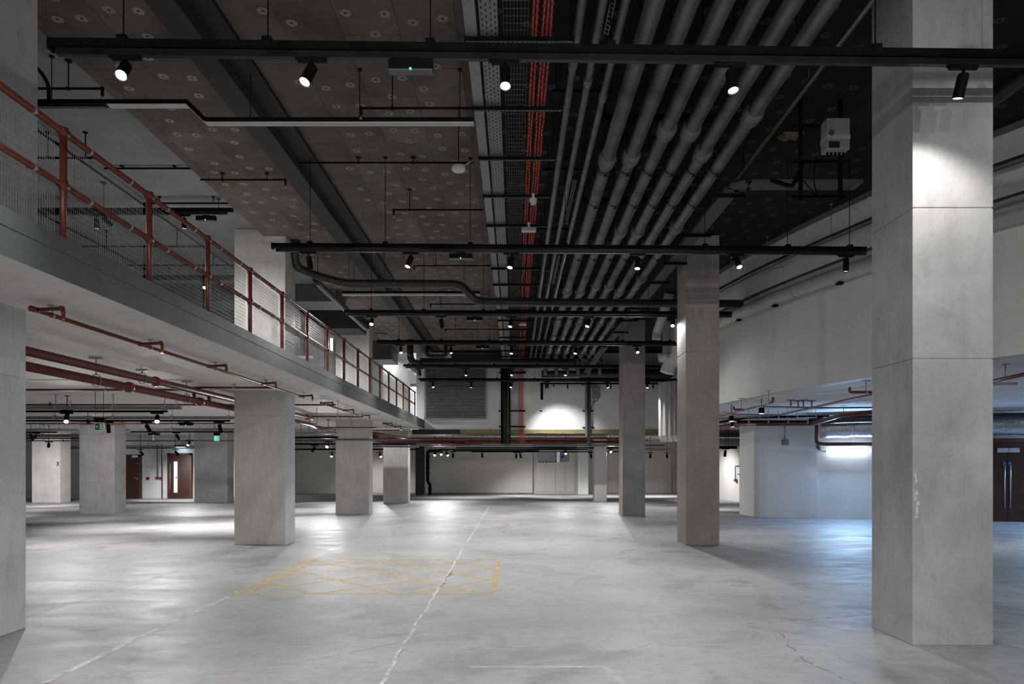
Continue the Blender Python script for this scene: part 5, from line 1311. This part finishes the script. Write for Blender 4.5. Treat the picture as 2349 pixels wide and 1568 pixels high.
lo = bpy.data.objects.new('batten_glow', la); COL.objects.link(lo); lo.location = ((xa+xb)/2, (ya+yb)/2-.08, z); lo.rotation_euler = (math.radians(-72), 0, ang)
mb = MB(); x_, y_ = onwall(1877, .06); z_ = Z(1025, y_)
mb.tube([(x_-.05,y_,z_+.06),(x_-.02,y_,z_+.03),(x_+.04,y_,z_-.05),(x_+.06,y_,z_-.07)], [.02,.05,.05,.02], 10); mb.tube(fillet([(x_+.05,y_,z_-.05),(x_+.10,y_,z_-.13),(x_+.26,y_,z_-.14)], .05), .008, 6)
T(mb.obj('cable_connector', 'tray_dark'), 'dark cable connector on a lead beside the tube light', 'connector')
# second tube further right, outside the picture edge, lights the double door
x_, y_ = onwall(2460, .12)
t = thing('batten_light', 'cold-white tube light on the block wall beyond the double door', 'light fitting', (x_, y_, 2.3))
mb = MB(); mb.tube([(x_-.6,y_+.1,2.3),(x_+.6,y_-.22,2.3)], .05, 12); mb.obj('tube', 'tube_light', t)
la2 = la.copy(); la2.energy = 140; lo = bpy.data.objects.new('batten_glow', la2); COL.objects.link(lo); lo.location = (x_, y_-.15, 2.3); lo.rotation_euler = (math.radians(-70), 0, ang)
# foil ducts
x0_, y0_ = onwall(1880, .55); x1_, y1_ = onwall(2420, .75)
t = thing('foil_duct', 'large crinkled silver foil duct above the tube light', 'duct', (x0_, y0_, 2.5))
mb = MB(); rr = random.Random(9)
mb.tube([(x0_+(x1_-x0_)*k/26, y0_+(y1_-y0_)*k/26-.10*math.sin(k/26*3), 2.66+.05*math.sin(k/26*3.1)) for k in range(27)], [.30+rr.uniform(-.012,.012) for k in range(27)], 22); mb.obj('duct', 'foil', t)
x0_, y0_ = onwall(1874, 1.4); x1_, y1_ = onwall(2440, 1.6)
mb = MB(); mb.tube(fillet([(x0_,y0_+.5,2.84),(x0_+1,y0_-.2,2.86),(x1_,y1_,2.82)], .4), .10, 14); T(mb.obj('dark_pipe', 'insul'), 'thick dark pipe running over the silver foil duct', 'pipe')
# red pipes, black pipes, conduits (lower right)
d = 19.2
tubething('red_pipe', 'red pipe crossing above the white pier and climbing right over the foil duct', 'pipe', [(X(1640,24),26.0,Z(990,26)),(X(1672,d),24.5,Z(991,24.5)),(X(1716,20),20.5,Z(972,20.5)),(X(1740,d),d,Z(972,d)),(X(1862,d),d,Z(972,d)),(X(1925,17),17.0,Z(953,17)),(X(2020,16),16.0,Z(943,16))], .055, 'red', .12)
tubething('red_pipe', 'red drop pipe turning right under the foil duct', 'pipe', [(X(1873,19.3),19.3,Z(972,19.3)),(X(1873,19.3),19.3,Z(1016,19.3)),(X(1890,19.3),19.3,Z(1018,19.3)),(X(2005,19.2),19.2,Z(1018,19.2))], .05, 'red', .12)
tubething('red_sprinkler_pipe', 'red sprinkler pipe with upturned head under the ramp soffit', 'sprinkler pipe', [(X(1640,17.5),17.6,Z(955,17.6)),(X(1660,17),17.0,Z(952,17)),(X(1773,13.2),13.2,Z(921,13.2)),(X(1773,13.2),13.2,Z(911,13.2))], .024, 'red', .06)
tubething('red_sprinkler_pipe', 'short red arm branching left from the sprinkler pipe under the ramp', 'sprinkler pipe', [(X(1705,15.0),15.0,Z(939,15)),(X(1683,15.0),15.0,Z(938.5,15)),(X(1683,15),15.0,Z(932,15))], .022, 'red', .05)
tubething('red_sprinkler_pipe', 'short red sprinkler arm touching the near column under the ramp', 'sprinkler pipe', [(X(2040,12.0),12.0,Z(899,12)),(X(1949,12.0),12.0,Z(899,12)),(X(1949,12),12.0,Z(888,12))], .024, 'red', .04)
tubething('red_sprinkler_pipe', 'red sprinkler pipe at the right edge beyond the near column', 'sprinkler pipe', [(X(2240,10.6),10.6,Z(882,10.6)),(X(2349,9.6),9.6,Z(858,9.6)),(X(2440,9),9.0,Z(835,9.0))], .028, 'red', .06)
for (x_, y_, z_, lb) in ((X(1763,13.4),13.4,Z(924,13.4),'thin pipe hanger on the sprinkler pipe below the ramp soffit'), (X(1700,15),15.0,Z(939,15),'thin pipe hanger on the short arm below the ramp soffit'), (X(1987,12),12.0,Z(899,12),'thin pipe hanger left of the near column below the ramp soffit'), (X(1935,17),17.0,Z(952,17),'thin pipe hanger on the red pipe above the foil duct'), (X(1800,19.2),19.2,Z(972,19.2),'thin pipe hanger on the red pipe above the white pier'), (X(1960,19.25),19.25,Z(1018,19.25),'thin pipe hanger on the red pipe beneath the foil duct')):
    mb = MB(); mb.tube([(x_,y_,z_),(x_,y_,SOF)], .008, 6); mb.box(x_-.07,x_+.07,y_-.02,y_+.02,SOF-.012,SOF); mb.tube([(x_-.015,y_,z_),(x_+.015,y_,z_)], .035, 10)
    T(mb.obj('pipe_hanger', 'galv'), lb, 'hanger', 'thin pipe hangers under the ramp')
t = thing('channel_arm', 'galvanised channel arm hanging by a rod at the right edge', 'bracket', (X(2306,10), 10.0, Z(878,10)))
mb = MB(); mb.tube([(X(2306,10),10.0,Z(870,10)),(X(2306,10),10.0,SOF)], .009, 6); mb.box(X(2300,10),X(2312,10),9.97,10.03,SOF-.012,SOF); mb.obj('rod', 'galv', t)
mb = MB(); mb.bar((X(2270,10.3),10.3,Z(881,10.3)),(X(2331,9.8),9.8,Z(879,9.8)), .05, .04); mb.obj('channel', 'galv', t)
for k, (dd, py, pa, pb) in enumerate(((18.2, 955.5, 1716, 1902), (17.4, 966.5, 1690, 1860))):
    t = thing('black_waste_pipe', f'black clipped pipe above the white pier, {"upper" if k == 0 else "lower"} of two', 'pipe', (X(pa,dd), dd, Z(py,dd)), 'black pipes above the pier')
    P = [(X(pa-70,dd),dd+1.5,Z(py+12,dd)),(X(pa,dd),dd,Z(py+1,dd)),(X(pb,dd),dd,Z(py-1,dd))] if k == 0 else [(X(pa,dd),dd,Z(py,dd)),(X(pb,dd),dd,Z(py,dd))]
    mb = MB(); mb.tube(fillet(P,.2), .035, 10); mb.obj('pipe', 'black', t)
    for q in range(4):
        xx = X(pa,dd)+.3+q*.5; mb = MB(); mb.tube([(xx-.02,dd,Z(py,dd)),(xx+.02,dd,Z(py,dd))], .042, 10); mb.tube([(xx,dd,Z(py,dd)),(xx,dd,SOF)], .006, 6); mb.obj('clip', 'galv', t)
for k, P in enumerate(([(X(1750,16),16,Z(932,16)),(X(1900,15.5),15.5,Z(935,15.5)),(X(2010,15),15,Z(934,15))], [(X(1650,17.5),17.5,Z(960,17.5)),(X(1785,16.5),16.5,Z(952,16.5)),(X(1950,14),14,Z(914,14)),(X(2020,13),13,Z(900,13))], [(X(1680,18.3),18.3,Z(950,18.3)),(X(1790,18),18,Z(951,18))])):
    mb = MB(); mb.tube(fillet(P,.2), .018, 8); T(mb.obj('steel_conduit', 'tray'), f'thin steel conduit on the soffit above the white pier, {ORD[k]} of three', 'conduit', 'conduits under the ramp soffit')
for k, px in enumerate((1814, 1831, 1843, 1862)):
    dd = 15.4 + .15*(k % 2); mb = MB(); mb.tube([(X(px,dd),dd,Z(934,dd)),(X(px,dd),dd,SOF)], .018, 8); mb.box(X(px,dd)-.09, X(px,dd)+.09, dd-.03, dd+.03, SOF-.02, SOF)
    T(mb.obj('hanger_rod', 'tray'), f'stout steel hanger rod under the ramp soffit, {ORD[k]} of four', 'hanger', 'four stout hanger rods')
for k, (px, py, dd) in enumerate(((1747, 942, 15.2), (1678, 960, 16.5), (1681, 974, 21.0))):
    x, z = X(px,dd), Z(py,dd); t = thing('cylinder_downlight', ['large', 'middle', 'smallest'][k] + ' of three black cylinder downlights beneath the ramp', 'downlight', (x, dd, z), 'cylinder downlights')
    mb = MB(); mb.tube([(x,dd,z+.07),(x,dd,z-.055)], .063, 18); mb.obj('body', 'black', t)
    mb = MB(); mb.tube([(x,dd,z-.056),(x,dd,z-.066)], .052, 16); mb.obj('diffuser', 'lens_dim', t)
    mb = MB(); mb.tube([(x,dd,z+.07),(x,dd,SOF)], .008, 6); mb.obj('stem', 'black', t)
    if k < 2:
        s = bpy.data.objects.new('beam', spot_light(SPOT_POWER*.35, 120, .5)); COL.objects.link(s); s.location = (x, dd, z-.09)
# sounder on the pier
dd = 20.55; t = thing('wall_sounder', 'small grey square alarm sounder with a conduit on the white pier', 'sounder', (X(1800,dd), dd, Z(1020,dd)))
mb = MB(); mb.box(X(1794,dd), X(1808,dd), dd-.06, dd+.05, Z(1020,dd), Z(1007.5,dd)); mb.obj('housing', 'tray', t, bevel=.01)
mb = MB(); mb.tube([(X(1801,dd),dd-.085,Z(1013.5,dd)),(X(1801,dd),dd-.06,Z(1013.5,dd))], .07, 16); mb.obj('speaker', 'grey_box', t)
mb = MB(); mb.tube([(X(1800,dd),dd-.0,Z(1007,dd)),(X(1800,dd),dd-.0,Z(976,dd))], .015, 8); mb.obj('conduit', 'galv', t)
# brown double door at the right edge
xa, ya = onwall(2266, .05); xb, yb = onwall(2400, .05); xm, ym = onwall(2311, .05)
zt = 2.25
def bar2(mb, a, b, z0, z1, th, mi=0):
    (x0,y0),(x1,y1) = a, b; dx, dy = x1-x0, y1-y0; L = math.hypot(dx,dy); nx, ny = -dy/L*th/2, dx/L*th/2
    q = [(x0+nx,y0+ny),(x0-nx,y0-ny),(x1-nx,y1-ny),(x1+nx,y1+ny)]
    n = len(mb.v); mb.v += [(p[0],p[1],z0) for p in q] + [(p[0],p[1],z1) for p in q]
    for f in ((0,3,2,1),(4,5,6,7),(0,1,5,4),(1,2,6,5),(2,3,7,6),(3,0,4,7)):
        mb.f.append(tuple(n+i for i in f)); mb.mi.append(mi); mb.sm.append(False)
mb = MB(); bar2(mb, (xa,ya), (xb,yb), zt-.03, zt+.08, .12); r = struct(mb.obj('door_3', 'door_frame'))
mb = MB(); bar2(mb, (xa,ya), (xm-.005,ym), .01, zt-.03, .06); mb.obj('door_leaf', 'door', r)
mb = MB(); bar2(mb, (xm+.005,ym), (xb,yb), .01, zt-.03, .06); mb.obj('door_leaf', 'door', r)
for px in (2305, 2318):
    x, y = onwall(px, .12); mb = MB(); mb.tube([(x,y,Z(1165,y)),(x,y,Z(1066,y))], .018, 10); mb.obj('pull_bar', 'chrome', r)
    x, y = onwall(px-2, .09); mb = MB(); mb.tube([(x,y-.012,Z(1062,y)),(x,y+.01,Z(1062,y))], .048, 14); mb.obj('blue_disc_sign', 'blue', r)
a = onwall(2288,.12); b = onwall(2312,.12); mb = MB(); bar2(mb, a, b, Z(1037,19), Z(1027,19), .07); mb.obj('door_closer', 'white', r)
a = onwall(2313,.12); b = onwall(2338,.12); mb = MB(); bar2(mb, a, b, Z(1037,19), Z(1027,19), .07); mb.obj('door_closer', 'white', r)
# door and fittings on the distant flank wall
def flank(px, off=.03):
    s = (px-1180)/F; m = (9.3-10.2)/(34.0-24.0)       # x = 10.2 + m*(y-24)
    y = (10.2 - m*24.0)/(s - m) ; return s*y - off, y
a = flank(1697); b = flank(1722); mb = MB(); bar2(mb, a, b, 0.02, 2.15, .05); r = struct(mb.obj('door_4', 'plaster_white'))
for zz in (.5, 1.2, 1.9):
    x, y = flank(1715, .09); mb = MB(); mb.box(x-.02, x+.02, y-.03, y+.03, zz-.07, zz+.07); mb.obj('hinge', 'black', r)
x, y = flank(1699, .1); mb = MB(); mb.box(x-.03, x+.03, y-.12, y+.12, Z(1088,y), Z(1086,y)); mb.obj('handle', 'chrome', r)
x, y = flank(1690, .06); mb = MB(); mb.tube(fillet([(x,y,Z(1102,y)),(x,y,Z(1068,y)),(x,y-.6,Z(1068,y))],.05), .02, 6); mb.box(x-.04,x+.04,y-.1,y+.1,Z(1104,y),Z(1098,y))
T(mb.obj('wall_switch', 'tray_dark'), 'dark switch with an angled conduit on the distant flank wall', 'switch')
# distant clutter under the ramp bay
for k, (dd, py, pa, pb, mt, r_) in enumerate(((25, 998, 1640, 1735, 'charcoal', .07), (26, 1014, 1640, 1735, 'tray', .16), (24, 1026, 1640, 1690, 'black', .05), (27, 992, 1640, 1735, 'red', .05), (24.5, 978, 1640, 1740, 'tray', .02))):
    mb = MB(); mb.tube([(X(pa,dd),dd,Z(py,dd)),(X(pb,dd),dd,Z(py,dd))], r_, 10); mb.tube([(X(pa+30,dd),dd,Z(py,dd)),(X(pa+30,dd),dd,SOF)], .01, 6)
    T(mb.obj('service_pipe', mt), f'horizontal service pipe seen through the gap left of the white pier, {ORD[k]} of five', 'pipe', 'service pipes beyond the pier')
spotlight((X(1664,24),24,Z(1028,24)), 90, 25, 'small black spotlight seen through the gap left of the white pier', 'low spotlights under the ramp', power=0.90, scale=1.2, angle=110, rod=SOF)
spotlight((8.2,13.5,2.95), 90, 0, 'added low spotlight beneath the ramp soffit behind the near column', 'low spotlights under the ramp', power=0.60, angle=120, rod=SOF)  # this lamp and the next are added, fittings unseen, to light the bay
spotlight((11.5,13.0,2.95), 90, 0, 'added low spotlight beneath the ramp soffit before the double door', 'low spotlights under the ramp', power=0.50, angle=120, rod=SOF)
